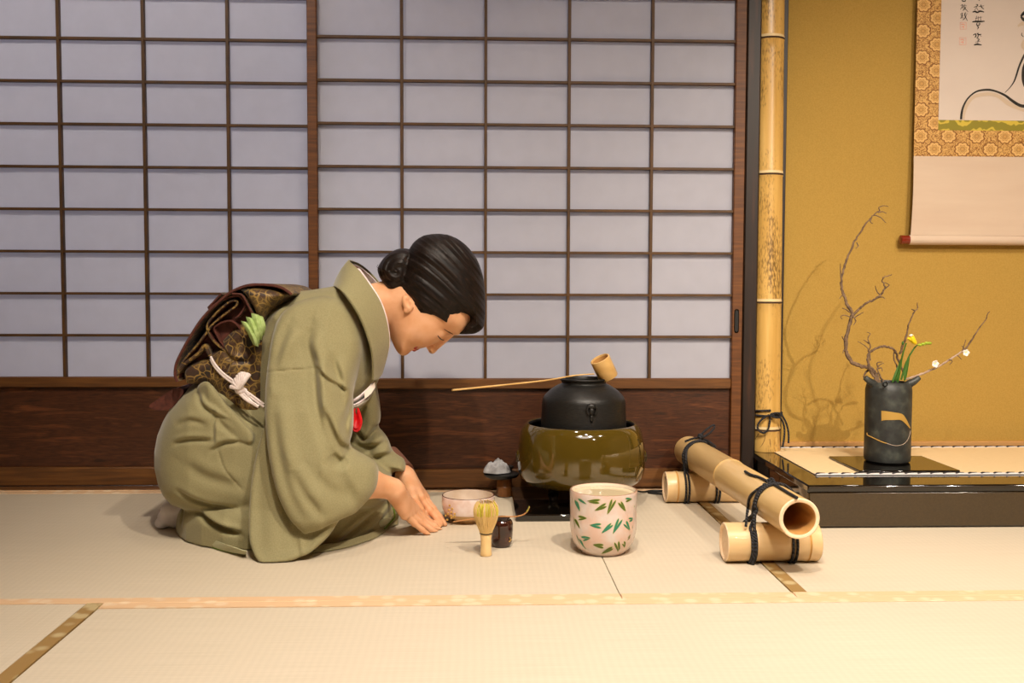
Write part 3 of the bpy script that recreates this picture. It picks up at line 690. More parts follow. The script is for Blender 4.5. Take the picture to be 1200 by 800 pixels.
# ================================================================== BIG BAMBOO TUBE ON TWO SUPPORTS
RS = .0375; RT = .0375
ysf, ysr = 1.872, 2.405
za = RS*2+RT
A = P(937, 611.5, y=1.745); Bq = P(807, 527, y=2.50)
A.z = za; Bq.z = za
def bam_prof(L, r, nodes, m0, wall=.0085, solid=None, cutm=BAMCUT):
    """profile along the axis: open (hollow) ends unless solid"""
    p = []
    if solid: p += [(.001, .004, cutm), (r-.006, .004, cutm), (r-.005, 0, cutm)]
    else: p += [(.001, .14, BAMIN), (r-wall-.001, .139, BAMIN), (r-wall, .004, BAMIN), (r-wall+.001, .0008, cutm), (r-wall+.002, 0, cutm)]
    p += [(r-.0015, 0, cutm), (r, .0015, m0)]
    for z in nodes: p += [(r-.0002, z-.02, m0), (r+.0002, z-.006, m0), (r+.0014, z-.002, BAMNODE), (r-.0006, z, BAMNODE), (r+.0016, z+.002, m0), (r, z+.008, m0)]
    p += [(r, L-.0015, m0), (r-.0015, L, cutm)]
    if solid: p += [(r-.005, L, cutm), (r-.006, L-.004, cutm), (.001, L-.004, cutm)]
    else: p += [(r-wall+.002, L, cutm), (r-wall, L-.004, BAMIN), (r-wall-.001, L-.12, BAMIN), (.001, L-.121, BAMIN)]
    return p
t = thing('bamboo_tube', 'long thick bamboo tube with open end facing front, resting on two bamboo rolls', 'bamboo', (A.x, A.y, za-RT))
dv = (Bq-A); L = dv.length; yn = P(833, 555, y=2.17).y-A.y
mb = MB().lathe(bam_prof(L, RT, [.405], BAMY), (0, 0, 0), BAMY, 64, 'y')
dirn = dv.normalized()
mb.v = [tuple(A+Vector((x, 0, z))+dirn*y) for x, y, z in mb.v]
mb.build('culm', t)
def support(y, x0, x1, nodes, label):
    t = thing('bamboo_support', label, 'bamboo', ((x0+x1)/2, y, 0), 'short bamboo rolls under the big bamboo tube')
    MB().lathe(bam_prof(x1-x0, RS, nodes, BAMX, solid=True), (x0, y, RS+.0005), BAMX, 56, 'x').build('culm', t)
fx0, fx1 = P(848, 640, y=ysf).x, P(957, 640, y=ysf).x
rx0 = P(779, 570, y=ysr).x; rx1 = rx0+(fx1-fx0)*1.02
support(ysf, fx0, fx1, [(fx1-fx0)*.87], 'short front bamboo roll under the open end of the tube, roped in black')
support(ysr, rx0, rx1, [.027], 'short rear bamboo roll by the brown door panel, under the far end of the tube')
def tie(label, yc, xs, flip, name='support_rope'):
    """rope round the tube and down round the support"""
    f = (yc-A.y)/(Bq.y-A.y); cx = A.x+(Bq.x-A.x)*f; r = RT+.0032
    t = thing(name, label, 'cord', (cx, yc, za))
    b = MB()
    for k, off in enumerate((-.004, .004)):
        for sx in (-1, 1):
            xg = xs[0 if sx < 0 else 1]
            top = [(cx+r*math.sin(a)*sx, yc-.006+off*(.4 if sx > 0 else 1), za+r*math.cos(a)) for a in np.linspace(0, PI*.60, 12)]
            rs = RS+.003; xx = xg+off
            low = [(xx, ysx-rs*math.cos(a), RS+rs*math.sin(a)) for ysx in [yc] for a in np.linspace(PI*.32, -PI*.46, 14)]
            # front fall and under
            path = top+low
            low_b = [(xx, yc+rs*math.cos(a), RS+rs*math.sin(a)) for a in np.linspace(PI*.40, -PI*.42, 10)]
            b.tube(spline([tuple(p) for p in path], 2), .0027, ROPE, 8)
            b.tube(spline([tuple(p) for p in [top[-1]]+low_b], 2), .0027, ROPE, 8)
            b.tube([(xx, yc-rs*math.cos(PI*.46), .0028), (xx, yc+rs*math.cos(PI*.42), .0028)], .0024, ROPE, 8)
    return t, b, cx
t, b, cx = tie('black rope lashing the front of the bamboo tube to its support, tied in a bow', ysf, (P(884, 640, y=ysf-RS).x, P(932, 640, y=ysf-RS).x), 1)
kz = za+RT+.008; ky = ysf+.03
kn = P(900, 568, y=1.90)
b.ball((kn.x, kn.y, kn.z-.002), .0105, ROPE, 9, (1.1, .9, .8)); b.ball((kn.x+.004, kn.y-.006, kn.z+.004), .007, ROPE, 8, (1.3, .7, .9))
pr([(897, 564, 1.90), (905, 561, 1.895), (907, 569, 1.885), (899, 573, 1.885), (895, 566, 1.89)], r=.0028, mb=b)
def on_tube(l, off=.003, mb=None, r=.0027):
    """curve lying on the tube: px,py rays intersected with the tube's upper surface"""
    out = []
    for q in spline(l, 6):
        d = _fw*F_PX+_r*(q[0]-600)-_u*(q[1]-400); o = Vector((0, 0, CH)); best = None
        u = dirn; R_ = RT+off; w = o-A; dp = d-u*d.dot(u); wp = w-u*w.dot(u)
        a_, b_, c_ = dp.dot(dp), 2*dp.dot(wp), wp.dot(wp)-R_*R_; D = b_*b_-4*a_*c_
        s_ = (-b_-math.sqrt(D))/(2*a_) if D > 0 else -b_/(2*a_)
        out.append(o+d*s_)
    (mb or b).tube(out, r, ROPE, 8)
on_tube([(898, 567), (888, 573), (880, 580), (877, 588), (876, 600)]); on_tube([(898, 569), (890, 576), (884, 588), (882, 602), (884, 612)], r=.003)
on_tube([(900, 564), (890, 559), (880, 556), (873, 552)]); on_tube([(902, 565), (912, 570), (922, 576), (934, 583)])
pr([(903, 570, 1.885), (910, 574, 1.87), (909, 582, 1.865), (901, 588, 1.862), (895, 585, 1.865), (897, 577, 1.875), (902, 570, 1.885)], r=.0022, mb=b)
pr([(876, 596, 1.85), (875, 606, 1.845), (874, 617, 1.843)], r=.0026, mb=b)
pr([(884, 600, 1.845), (884, 625, 1.838), (884, 640, 1.836), (883, 655, 1.838), (881, 664, 1.85)], r=.0032, mb=b)
b.build('rope_bow', t)
t, b, cx = tie('black rope lashing the far end of the bamboo tube to the rear support', ysr, (P(806, 570, y=ysr-RS).x, P(842, 570, y=ysr-RS).x), 1)
kn = P(821, 511, y=2.43)
b.ball((kn.x, kn.y, kn.z), .008, ROPE, 8)
on_tube([(821, 512), (811, 514), (803, 517)]); on_tube([(821, 515), (812, 519), (805, 526), (804, 538), (806, 552)], r=.0032); on_tube([(822, 514), (830, 517), (838, 523)], r=.0032)
pr([(820, 511, 2.43), (828, 503, 2.44), (836, 498, 2.45), (837, 501, 2.45), (832, 507, 2.44), (824, 512, 2.43)], r=.0026, mb=b)
b.build('rope_bow', t)

# ================================================================== BRAZIER, KETTLE, TRAY, LADLE
fc = P(681, 500, y=2.385); fx, fy = fc.x, 2.385
tz = .016
t = thing('brazier_board', 'square black lacquered board under the olive brazier', 'board', (.225, 2.36, 0))
tx0 = P(606, 612, z=tz).x
MB().box(tx0, tx0+.262, 2.205, 2.525, .0015, tz, LACQ, .0025).build('board_panel', t)
t = thing('brazier', 'round glossy olive-green lacquered brazier holding the black kettle', 'brazier', (fx, fy, tz))
prof = [(.001, .052), (.09, .052), (.118, .053), (.136, .0585), (.148, .070), (.1545, .088), (.1562, .108), (.1555, .130), (.1535, .154), (.1500, .172), (.1455, .186), (.1395, .1955), (.1345, .2005), (.131, .2015), (.128, .199, FUROIN), (.127, .193, FUROIN), (.134, .175, FUROIN), (.132, .1, FUROIN), (.10, .085, FUROIN), (.001, .083, FUROIN)]
sp = [tuple(p[:2]) for p in prof]; pp_ = spline(sp, 4); pr2 = []
for i, p in enumerate(pp_): pr2.append((max(.001, p[0]), p[1], FUROIN if i > 13.6*4 else FURO))
MB().lathe(pr2, (fx, fy, 0), FURO, 128).build('body', t)
for a in (-100, 20, 140):
    a = math.radians(a); c = Vector((fx+.082*math.cos(a), fy+.082*math.sin(a), 0))
    MB().lathe([(.001, tz+.0003), (.012, tz+.0003), (.014, tz+.004), (.011, tz+.02), (.016, .05), (.018, .056), (.001, .056)], c, LACQ, 24).build('foot', t)
for s_ in (-1, 1):   # side ring lugs
    e = MB(); zc = P(609, 531, y=fy).z; e.ball((fx+s_*.153, fy-.01, zc), .010, FURO, 10, (.6, .9, 1.2))
    e.tube([(fx+s_*.158, fy-.01+.010*math.cos(a), zc-.008+.010*math.sin(a)) for a in np.linspace(0, 2*PI, 25)], .0014, mat('steel_ring', (120, 112, 90), .3, metal=1), 8); e.build('ring_lug', t)
t = thing('iron_kettle', 'black cast iron kettle with open mouth seated in the olive brazier', 'kettle', (fx, fy, .09))
kx = P(684, 470, y=fy).x
kp = [(.001, .0865), (.06, .088), (.088, .10), (.102, .13), (.1045, .16), (.1045, .19), (.1035, .215), (.1025, .235), (.1015, .25), (.099, .262), (.092, .272), (.080, .283), (.066, .292), (.057, .296), (.054, .2995), (.0555, .304), (.0585, .307), (.058, .310), (.0525, .3105), (.0505, .306), (.0500, .296), (.06, .28), (.085, .25), (.09, .20), (.08, .12), (.001, .11)]
kp2 = [(max(.001, p[0]), p[1]) for p in spline(kp, 3)]
MB().lathe(kp2, (kx, fy, 0), IRON, 112, wob=lambda a, h: 1+.0015*math.sin(h*900)).build('body', t)
for ang in (-86, 94):     # relief lugs for the rings
    a = math.radians(ang); e = MB(); c = Vector((kx+.1035*math.cos(a), fy+.1035*math.sin(a), .247)); M = Matrix.Rotation(a+PI/2, 3, 'Z')
    e.ball(c+Vector((0, 0, .006)), .0105, IRON, 8, (1.1, .6, .7), M); e.ball(c+Vector((0, 0, -.006)), .009, IRON, 8, (.8, .7, 1.2), M); e.ball(c+Vector((0, 0, -.022)), .0065, IRON, 8, (.7, .6, 1.6), M)
    for s_ in (-1, 1): e.tube([c+M @ Vector(v) for v in ((s_*.008, -.002, .01), (s_*.012, -.004, 0), (s_*.008, -.004, -.012))], .003, IRON, 7)
    e.build('ring_lug', t)
# ladle
t = thing('bamboo_ladle', 'bamboo ladle lying across the mouth of the black kettle', 'ladle', tuple(P(708, 431, y=2.37)))
cc = P(708, 431, y=2.365); ax = Vector((-.44, -.22, .87)).normalized(); hh = .0265; rr = .0245
prof = [(.001, -hh), (rr-.001, -hh), (rr, -hh+.0015), (rr, hh-.001), (rr-.001, hh), (rr-.003, hh), (rr-.004, hh-.004, BAMIN), (rr-.004, -hh+.005, BAMIN), (.001, -hh+.004, BAMIN)]
cup = MB().lathe(prof, (0, 0, 0), LBAM, 48); q = ax.to_track_quat('Z', 'Y').to_matrix()
cup.v = [tuple(q @ Vector(v)+cc) for v in cup.v]; cup.build('cup', t)
h0 = P(530, 457, y=2.20); h1 = P(640, 445.5, y=2.30); h2 = P(696, 438, y=2.352)
hp = spline([tuple(h0), tuple(P(590, 451, y=2.255)), tuple(h1), tuple(P(672, 440, y=2.33)), tuple(h2)], 8)
MB().tube(hp, list(np.linspace(.0042, .0028, len(hp))), LBAM, 10, flat=.55).build('handle', t)

# lid on its rest, cloth
lc = P(588, 553, y=2.475)
t = thing('lid_rest', 'small brown bamboo lid rest on the floor by the corner of the black board', 'lid rest', (P(592, 570, y=2.50).x, 2.49, 0))
rx, ry = P(593, 570, y=2.48).x-.004, 2.48
MB().lathe([(.001, .002), (.0185, .002), (.0195, .004), (.019, .024), (.0202, .026), (.019, .028), (.0185, .0455), (.0175, .047), (.0155, .047), (.015, .04), (.001, .038)], (rx, ry, 0), noisy('dark_bamboo', [(.3, (110, 66, 28)), (.7, (140, 88, 42))], 20, (4, 4, 1), rough=.4), 40).build('culm', t)
t = thing('kettle_lid', 'round black iron kettle lid resting on the lid rest', 'lid', (rx, ry, .047))
lx = rx-.008
MB().lathe([(.001, .0475), (.03, .0475), (.04, .051), (.0445, .056), (.045, .059), (.043, .0605), (.03, .0625), (.001, .064)], (lx, ry, 0), IRON, 56).build('disc', t)
MB().lathe([(.001, .0635), (.006, .064), (.005, .069), (.009, .074), (.009, .078), (.001, .081)], (lx+.022, ry, 0), IRON, 24).build('knob', t)
def blob_cloth(name, label, cat, mt, base, n=40, rad=(.036, .024), h=.03, seed=3):
    rows = []
    for i in range(n+1):
        r = i/n; row = []
        for j in range(64):
            a = 2*PI*j/64; f = mnoise.noise(Vector((math.cos(a)*1.7*r, math.sin(a)*1.7*r, seed)))
            g = mnoise.noise(Vector((math.cos(a)*4.5*r+5, math.sin(a)*4.5*r, seed+2)))
            R_ = 1+.22*mnoise.noise(Vector((math.cos(a)*1.3, math.sin(a)*1.3, seed+9)))
            z = h*max(0, (1-r**4.5))*(.72+.32*f)+.006*g*(1 if r < .97 else .2)
            row.append((base[0]+rad[0]*r*R_*math.cos(a), base[1]+rad[1]*r*R_*math.sin(a), base[2]+max(.0008, z)))
        row.append(row[0]); rows.append(row)
    o = MB().sheet(rows, mt, .0016).build(name, fixn=False); tag(o, label, cat); return o
blob_cloth('tea_cloth', 'crumpled greyish white cloth on top of the black kettle lid', 'cloth', WHITEC, (lx-.012, ry-.006, .0635), rad=(.034, .028), h=.034)

# electric cord from brazier
t = MB(); e = [(fx+.13, 2.47, .02), (fx+.17, 2.50, .006), (fx+.2, 2.525, .0035), (fx+.23, 2.52, .0035), (.45, 2.50, .0035), (.55, 2.47, .0035), (.70, 2.50, .0035)]
t.tube(spline([tuple(v) for v in e], 8), .0024, CORD, 8)
tag(t.build('power_cord'), 'thin black power cord running from the brazier towards the bamboo', 'cord')

# ================================================================== WATER JAR
jy = 1.952; jc = P(707, 600, y=jy); jx = jc.x; JR = .0675
t = thing('water_jar', 'pale pink ceramic water jar painted with green bamboo leaves, in front of the brazier', 'jar', (jx, jy, 0))
jp = [(.001, .003), (.038, .003), (.040, .0006), (.044, .0006), (.046, .004), (.053, .010), (.0605, .022), (.0648, .038), (.0668, .052), (.0672, .060), (.0668, .072), (.0667, .085), (.0671, .100), (.0676, .118), (.0678, .1235), (.067, .1255, JARRIM), (.0655, .1262, JARRIM), (.0642, .1255, JARIN), (.0632, .122, JARIN), (.0625, .10, JARIN), (.06, .05, JARIN), (.04, .012, JARIN), (.001, .010, JARIN)]
jar = MB().lathe(jp, (jx, jy, 0), JAR, 96)
def jr(z):
    for a, b_ in zip(jp[:15], jp[1:15]):
        if a[1] <= z <= b_[1] and b_[1] > a[1]: return a[0]+(b_[0]-a[0])*(z-a[1])/(b_[1]-a[1])
    return .067
def jsurf(px, py, off=.0004, rot=0):
    for _ in range(1):
        x = (px-707)/(F_PX/jy); z = .0
    # intersect ray with the jar by marching
    px = min(746.2, max(667.8, px))
    d = (_fw*F_PX+_r*(px-600)-_u*(py-400)).normalized(); p = Vector((0, 0, CH))+d*(jy-.12)
    best = None
    for k in range(260):
        q = p+d*(k*.0006); rr_ = math.hypot(q.x-jx, q.y-jy); ex = rr_-jr(max(.001, q.z))
        if best is None or ex < best[0]: best = (ex, q)
        if ex <= 0: break
    q = best[1]; q.z = max(q.z, .002)
    a = math.atan2(q.y-jy, q.x-jx)+rot; rr_ = jr(q.z)+off
    return Vector((jx+rr_*math.cos(a), jy+rr_*math.sin(a), q.z))
def jz(a, b_): return (655+a/7.273, 555+b_/7.273)
leaves = [((345, 222), (240, 232), LEAFB), ((340, 248), (255, 240), LEAFB), ((395, 255), (305, 312), LEAFB), ((400, 280), (312, 314), LEAFB), ((450, 222), (410, 345), LEAFB), ((480, 232), (415, 345), LEAFB),
          ((508, 250), (562, 318), LEAFB), ((530, 240), (568, 318), LEAFB), ((568, 210), (620, 212), LEAFA), ((572, 235), (622, 214), LEAFB), ((640, 282), (664, 270), LEAFA), ((140, 228), (178, 318), LEAFA), ((170, 215), (235, 258), LEAFA), ((108, 200), (104, 262), LEAFA), ((155, 238), (180, 318), LEAFA),
          ((170, 362), (240, 378), LEAFB), ((172, 390), (238, 380), LEAFB), ((140, 388), (180, 465), LEAFB), ((108, 372), (128, 470), LEAFB), ((355, 428), (262, 436), LEAFA), ((355, 460), (268, 440), LEAFA), ((440, 425), (362, 505), LEAFA), ((455, 440), (366, 507), LEAFA),
          ((505, 388), (458, 510), LEAFA), ((535, 396), (460, 512), LEAFA), ((552, 430), (600, 480), LEAFA), ((575, 405), (604, 480), LEAFA), ((595, 380), (640, 378), LEAFA), ((600, 405), (636, 384), LEAFA), ((650, 470), (662, 440), LEAFA),
          ((195, 538), (270, 545), LEAFA), ((210, 568), (268, 550), LEAFA), ((165, 560), (220, 650), LEAFA), ((128, 528), (146, 610), LEAFA), ((182, 565), (222, 650), LEAFA), ((375, 605), (290, 602), LEAFB), ((375, 630), (292, 606), LEAFB), ((450, 625), (360, 680), LEAFB), ((455, 640), (365, 682), LEAFB),
          ((475, 590), (510, 670), LEAFB), ((508, 580), (516, 672), LEAFB), ((540, 600), (592, 640), LEAFB), ((555, 578), (594, 640), LEAFB), ((630, 525), (585, 548), LEAFB), ((632, 545), (590, 570), LEAFB)]
for rot in (0, PI):
    for (a, b_, mt) in leaves:
        A2, B2 = Vector(a), Vector(b_); d = (B2-A2); nn = Vector((-d.y, d.x)).normalized(); L_ = d.length; wv = 11 if L_ > 70 else 8.5
        for (mm, k_, off) in ((LEAFY, 1.0, .0003), (mt, .82, .0005)):
            rows = [[], [], []]
            for i in range(9):
                f = i/8; w = wv*k_*(math.sin(PI*(f**.68)))**.8 if 0 < f < 1 else .5
                A3 = A2-d*.10; c = A3+d*1.12*(f*(1 if k_ == 1 else .93)+(.0 if k_ == 1 else .035))
                for r_, sgn in zip(rows, (-1, 0, 1)):
                    q = c+nn*w*sgn; r_.append(jsurf(*jz(q.x, q.y), off=off, rot=rot))
            jar.sheet(rows, mm)
jar.build('body', t)
MB().lathe([(.001, .1195), (.0622, .1195)], (jx, jy, 0), mat('reflecting_water', (214, 196, 160), .06, spec=.6), 64).build('water', t)  # bright reflection and cream inside both put into the water's colour

# ================================================================== TEA BOWL
by_ = 2.215; bc = P(548.5, 590, y=by_); bx = bc.x; BR = .0605
t = thing('tea_bowl', 'pale pink-white tea bowl with brown rim and gold flower sprays by the hands', 'bowl', (bx, by_, 0))
bp = [(.001, .003, BOWLB), (.022, .003, BOWLB), (.024, .0006, BOWLB), (.028, .0006, BOWLB), (.029, .006, BOWLB), (.040, .010, BOWLB), (.050, .016, BOWLB), (.0555, .0225, BOWL), (.0588, .032, BOWL), (.0602, .044, BOWL), (.0598, .056, BOWL), (.0594, .0605, BRN), (.0584, .0618, BRN), (.0570, .0610, BOWLIN), (.0562, .056, BOWLIN), (.056, .04, BOWLIN), (.050, .02, BOWLIN), (.03, .010, BOWLIN), (.001, .008, BOWLIN)]
bowl = MB().lathe(bp, (bx, by_, 0), BOWL, 88, wob=lambda a, h: 1+.006*math.cos(3*a)+.004*math.cos(2*a+1))
def bsurf(px, py):
    x = P(px, py, y=by_-.04).x-bx; r = .0612; x = max(-r*.98, min(r*.98, x)); y = -math.sqrt(r*r-x*x); return Vector((bx+x, by_+y, P(px, py, y=by_+y).z))
for l in ([(527, 592), (529, 600), (531, 606)], [(525, 602), (529, 604), (533, 602)], [(526, 597), (530, 596)], [(529, 607), (533, 605)], [(522, 604), (524, 609)]):
    for p in l: bowl.ball(bsurf(*p), .0026, GOLD, 5, (1, .35, 1))
bowl.build('body', t)

# ================================================================== WHISK
wy = 1.925; wc = P(569.5, 640, y=wy); wx = wc.x
t = thing('tea_whisk', 'bamboo tea whisk standing upright with green-stained tines, before the tea bowl', 'whisk', (wx, wy, 0))
def wz(py): return P(570, py, y=wy-.008).z
zh = .0445
MB().lathe([(.001, .0006), (.011, .0006), (.0118, .002), (.0108, .012), (.0105, .028), (.011, .036), (.0115, zh), (.001, zh)], (wx, wy, 0), WHISK, 36).build('handle', t)
tn = MB()
ht = .068
for ring, (n_, rmax, sc, mx_) in enumerate(((64, .0247, 1.0, TINE), (36, .0135, .92, TINE))):
    for k in range(n_):
        a = 2*PI*(k+random.uniform(-.2, .2))/n_; pts = []; h_ = ht*sc*random.uniform(.94, 1.0)
        for i in range(9):
            f = i/8; r = .0105+(rmax-.0105)*math.sin(PI*.5*min(1, f*1.35))**1.3 - (max(0, f-.74)/.26)**2*rmax*.32
            if ring: r = .008+(rmax-.008)*f
            pts.append((wx+r*math.cos(a), wy+r*math.sin(a), zh-.003+h_*f))
        gm = (ring == 0 and random.random() < .28)
        tn.tube(pts[:6], .00075, mx_, 4, caps=False); tn.tube(pts[5:], .0007, MATCHA if gm else mx_, 4)
tn.build('tines', t)
MB().lathe([(.0112, zh-.001), (.0126, zh-.0004), (.0126, zh+.0016), (.0112, zh+.002)], (wx, wy, 0), CORD, 36).build('thread', t)
# green froth stains between the tines
# ================================================================== CADDY and SCOOP
cy_ = 1.995; cx_ = P(588, 630, y=cy_).x
t = thing('tea_caddy', 'small dark brown glazed tea caddy behind the whisk', 'caddy', (cx_, cy_, 0))
CZ = .060
cp = [(.001, .001), (.0155, .001), (.0185, .003), (.0212, .012), (.0226, .026), (.0232, .040), (.0222, .050), (.0195, .0548), (.0165, .056), (.0165, .0575), (.0168, .0592), (.0155, CZ), (.001, CZ+.0002)]
cb = MB().lathe([(max(.001, p[0]), p[1]) for p in spline(cp[:8], 4)], (cx_, cy_, 0), CADDY, 56)
for dx, dz in ((0, 0), (.0015, -.004), (-.001, -.007)):
    x = .0195+dx*.3; cb.ball((cx_+.0165+dx, cy_-.0165, .021+dz), .0016, GOLD, 5)
cb.build('body', t)
MB().lathe(cp[7:], (cx_, cy_, 0), mat('caddy_lid', (30, 16, 12), .25, coat=.5), 48).build('lid', t)
sc = MB(); pts = []
ys0 = cy_-.004
for (a, b_) in [(531, 611.5), (545, 609.3), (560, 607.3), (575, 605.8), (590, 605.2), (600, 605.4), (608, 604.6), (614, 602.6), (618, 599), (620.5, 594)]: pts.append(P(a, b_, y=ys0))
pts = [tuple(p) for p in pts]; dzz = CZ+.0016-min(p[2] for p in pts[3:6]); pts = [(p[0], p[1], p[2]+min(.004, max(-.004, dzz))) for p in pts]
q = spline(pts, 5); ln = len(q)
sc.sheet([[Vector(p)+Vector((0, w*(1.0+(.7*max(0, (i/ln-.75)/.25))), 0)) for i, p in enumerate(q)] for w in (-.003, -.0015, 0, .0015, .003)], SCOOPM, .0012)
sc2 = [p for i, p in enumerate(q) if i > ln*.84]
sc.sheet([[Vector(p)+Vector((-.0004, w*1.7, .0009)) for p in sc2] for w in (-.003, 0, .003)], SCOOPG, .0006)
tag(sc.build('tea_scoop', fixn=False), 'slender bamboo tea scoop with curled tip lying across the tea caddy', 'scoop')

# ================================================================== SOLID MODELLER (distance fields -> one closed mesh)
class Field:
    def __init__(s, lo, hi, h):
        s.lo = np.array(lo, float); s.h = h; s.n = [int(math.ceil((b-a)/h))+1 for a, b in zip(lo, hi)]
        s.F = np.full(s.n, .05, np.float32)
    def sub(s, lo, hi):
        i0 = [max(0, int((a-o)/s.h)) for a, o in zip(lo, s.lo)]; i1 = [min(n, int((b-o)/s.h)+2) for b, o, n in zip(hi, s.lo, s.n)]
        sl = tuple(slice(a, b) for a, b in zip(i0, i1))
        ax = [(o+s.h*np.arange(a, b)).astype(np.float32) for o, a, b in zip(s.lo, i0, i1)]
        return sl, ax[0][:, None, None], ax[1][None, :, None], ax[2][None, None, :]
    def put(s, sl, D, k, op='u'):
        A = s.F[sl]
        if op == 'u':
            if k > 0:
                h = np.clip(.5+.5*(A-D)/k, 0, 1); s.F[sl] = A*(1-h)+D*h-k*h*(1-h)
            else: s.F[sl] = np.minimum(A, D)
        else:
            if k > 0:
                h = np.clip(.5-.5*(A+D)/k, 0, 1); s.F[sl] = A*(1-h)-D*h+k*h*(1-h)
            else: s.F[sl] = np.maximum(A, -D)
    def cap(s, a, b, ra, rb, k=.006, op='u', sq=(1, 1, 1)):
        a = np.array(a, float); b = np.array(b, float); m = max(ra, rb)+k+.008
        sl, X, Y, Z = s.sub(np.minimum(a, b)-m, np.maximum(a, b)+m)
        d = b-a; L2 = max(d@d, 1e-12)
        t = np.clip(((X-a[0])*d[0]+(Y-a[1])*d[1]+(Z-a[2])*d[2])/L2, 0, 1)
        D = np.sqrt((X-a[0]-t*d[0])**2/sq[0]**2+(Y-a[1]-t*d[1])**2/sq[1]**2+(Z-a[2]-t*d[2])**2/sq[2]**2)-(ra+(rb-ra)*t)
        s.put(sl, D.astype(np.float32), k, op)
    def ell(s, c, r, k=.006, op='u', M=None):
        c = np.array(c, float); r = np.array(r, float); m = max(r)+k+.008
        sl, X, Y, Z = s.sub(c-m, c+m); X = X-c[0]; Y = Y-c[1]; Z = Z-c[2]
        if M is not None:
            M = np.array(M).T; U = [M[i][0]*X+M[i][1]*Y+M[i][2]*Z for i in range(3)]
        else: U = [X, Y, Z]
        q = np.sqrt((U[0]/r[0])**2+(U[1]/r[1])**2+(U[2]/r[2])**2)
        D = (q-1)*min(r); s.put(sl, D.astype(np.float32), k, op)
    def inflate(s, poly, yc, W, R, k=0, p=2.0, disp=None, op='u', Wf=None, zmin=None, ends=None):
        """solid whose outline in the xz plane is poly and whose section is a rounded cushion. yc, W may be functions of (x,z)."""
        Q = np.array(poly, float); lo = Q.min(0); hi = Q.max(0)
        wm = .30; sl, X, Y, Z = s.sub((lo[0]-.02, -9 if callable(yc) else yc-wm, lo[1]-.02), (hi[0]+.02, 9 if callable(yc) else yc+wm, hi[1]+.02))
        x = X[:, 0, 0]; z = Z[0, 0, :]
        gx, gz = np.meshgrid(x, z, indexing='ij'); d2 = np.full(gx.shape, 9.0); ins = np.zeros(gx.shape, bool)
        for i in range(len(Q)):
            a, b = Q[i], Q[(i+1) % len(Q)]; e = b-a; L2 = max(e@e, 1e-12)
            t = np.clip(((gx-a[0])*e[0]+(gz-a[1])*e[1])/L2, 0, 1)
            d2 = np.minimum(d2, (gx-a[0]-t*e[0])**2+(gz-a[1]-t*e[1])**2)
            if a[1] != b[1]:
                c = ((a[1] > gz) != (b[1] > gz)) & (gx < (b[0]-a[0])*(gz-a[1])/(b[1]-a[1])+a[0]); ins ^= c
        d = np.sqrt(d2); d = np.where(ins, d, -d)
        u = np.maximum(0, 1-d/R)[:, None, :]
        YC = (yc(gx, gz) if callable(yc) else np.full(gx.shape, yc))[:, None, :]
        WN = (W(gx, gz) if callable(W) else np.full(gx.shape, W))[:, None, :]
        WF = WN if Wf is None else (Wf(gx, gz) if callable(Wf) else np.full(gx.shape, Wf))[:, None, :]
        dy = Y-YC; v = np.abs(dy)/np.where(dy < 0, WN, WF)
        D = ((u**p+v**p)**(1/p)-1)*np.minimum(R, np.minimum(WN, WF))
        if disp is not None:
            dd = disp(gx, gz)[:, None, :]; D = D-dd*(np.clip(-dy/(WN*.35), 0, 1))
        s.put(sl, D.astype(np.float32), k, op)
        return d
    def mesh(s, name, mats, parent, matf=None, smooth_it=0):
        F = s.F; S_ = F < 0; c = np.zeros([n-1 for n in s.n], np.int8)
        sls = [slice(0, -1), slice(1, None)]
        for i in (0, 1):
            for j in (0, 1):
                for k in (0, 1): c += S_[sls[i], sls[j], sls[k]]
        act = (c > 0) & (c < 8); I = np.argwhere(act); idx = np.full(act.shape, -1, np.int32); idx[act] = np.arange(len(I))
        cor = {(i, j, k): F[I[:, 0]+i, I[:, 1]+j, I[:, 2]+k] for i in (0, 1) for j in (0, 1) for k in (0, 1)}
        acc = np.zeros((len(I), 3)); cnt = np.zeros(len(I))
        for ax in range(3):
            for u in (0, 1):
                for w in (0, 1):
                    a = [0, 0, 0]; o = [q for q in range(3) if q != ax]; a[o[0]] = u; a[o[1]] = w; b = list(a); b[ax] = 1
                    fa, fb = cor[tuple(a)], cor[tuple(b)]; m_ = (fa < 0) != (fb < 0)
                    t = np.where(m_, fa/np.where(m_, fa-fb, 1), 0)
                    pos = np.tile(np.array(a, float), (len(I), 1)); pos[:, ax] += t
                    acc += pos*m_[:, None]; cnt += m_
        V = (I+acc/cnt[:, None])*s.h+s.lo
        quads = []
        for ax in range(3):
            o = [q for q in range(3) if q != ax]
            A_ = [slice(1, -1)]*3; B_ = [slice(1, -1)]*3
            A_[ax] = slice(0, -1); B_[ax] = slice(1, None)
            sa, sb = S_[tuple(A_)], S_[tuple(B_)]; J = np.argwhere(sa != sb); inside = sa[tuple(J.T)]
            base = J.copy(); base[:, o[0]] += 1; base[:, o[1]] += 1
            def cell(du, dv):
                q = base.copy(); q[:, o[0]] += du-1; q[:, o[1]] += dv-1; return idx[tuple(q.T)]
            q = np.stack([cell(0, 0), cell(1, 0), cell(1, 1), cell(0, 1)], 1)
            flip = inside if ax != 1 else ~inside
            q[~flip] = q[~flip][:, ::-1]; quads.append(q)
        Qd = np.concatenate(quads)
        for _ in range(smooth_it):   # light relaxation along the surface
            n_ = np.zeros((len(V), 1)); a_ = np.zeros_like(V)
            for i in range(4):
                j = (i+1) % 4
                np.add.at(a_, Qd[:, i], V[Qd[:, j]]); np.add.at(n_, Qd[:, i], 1); np.add.at(a_, Qd[:, j], V[Qd[:, i]]); np.add.at(n_, Qd[:, j], 1)
            V = V*.55+.45*a_/n_
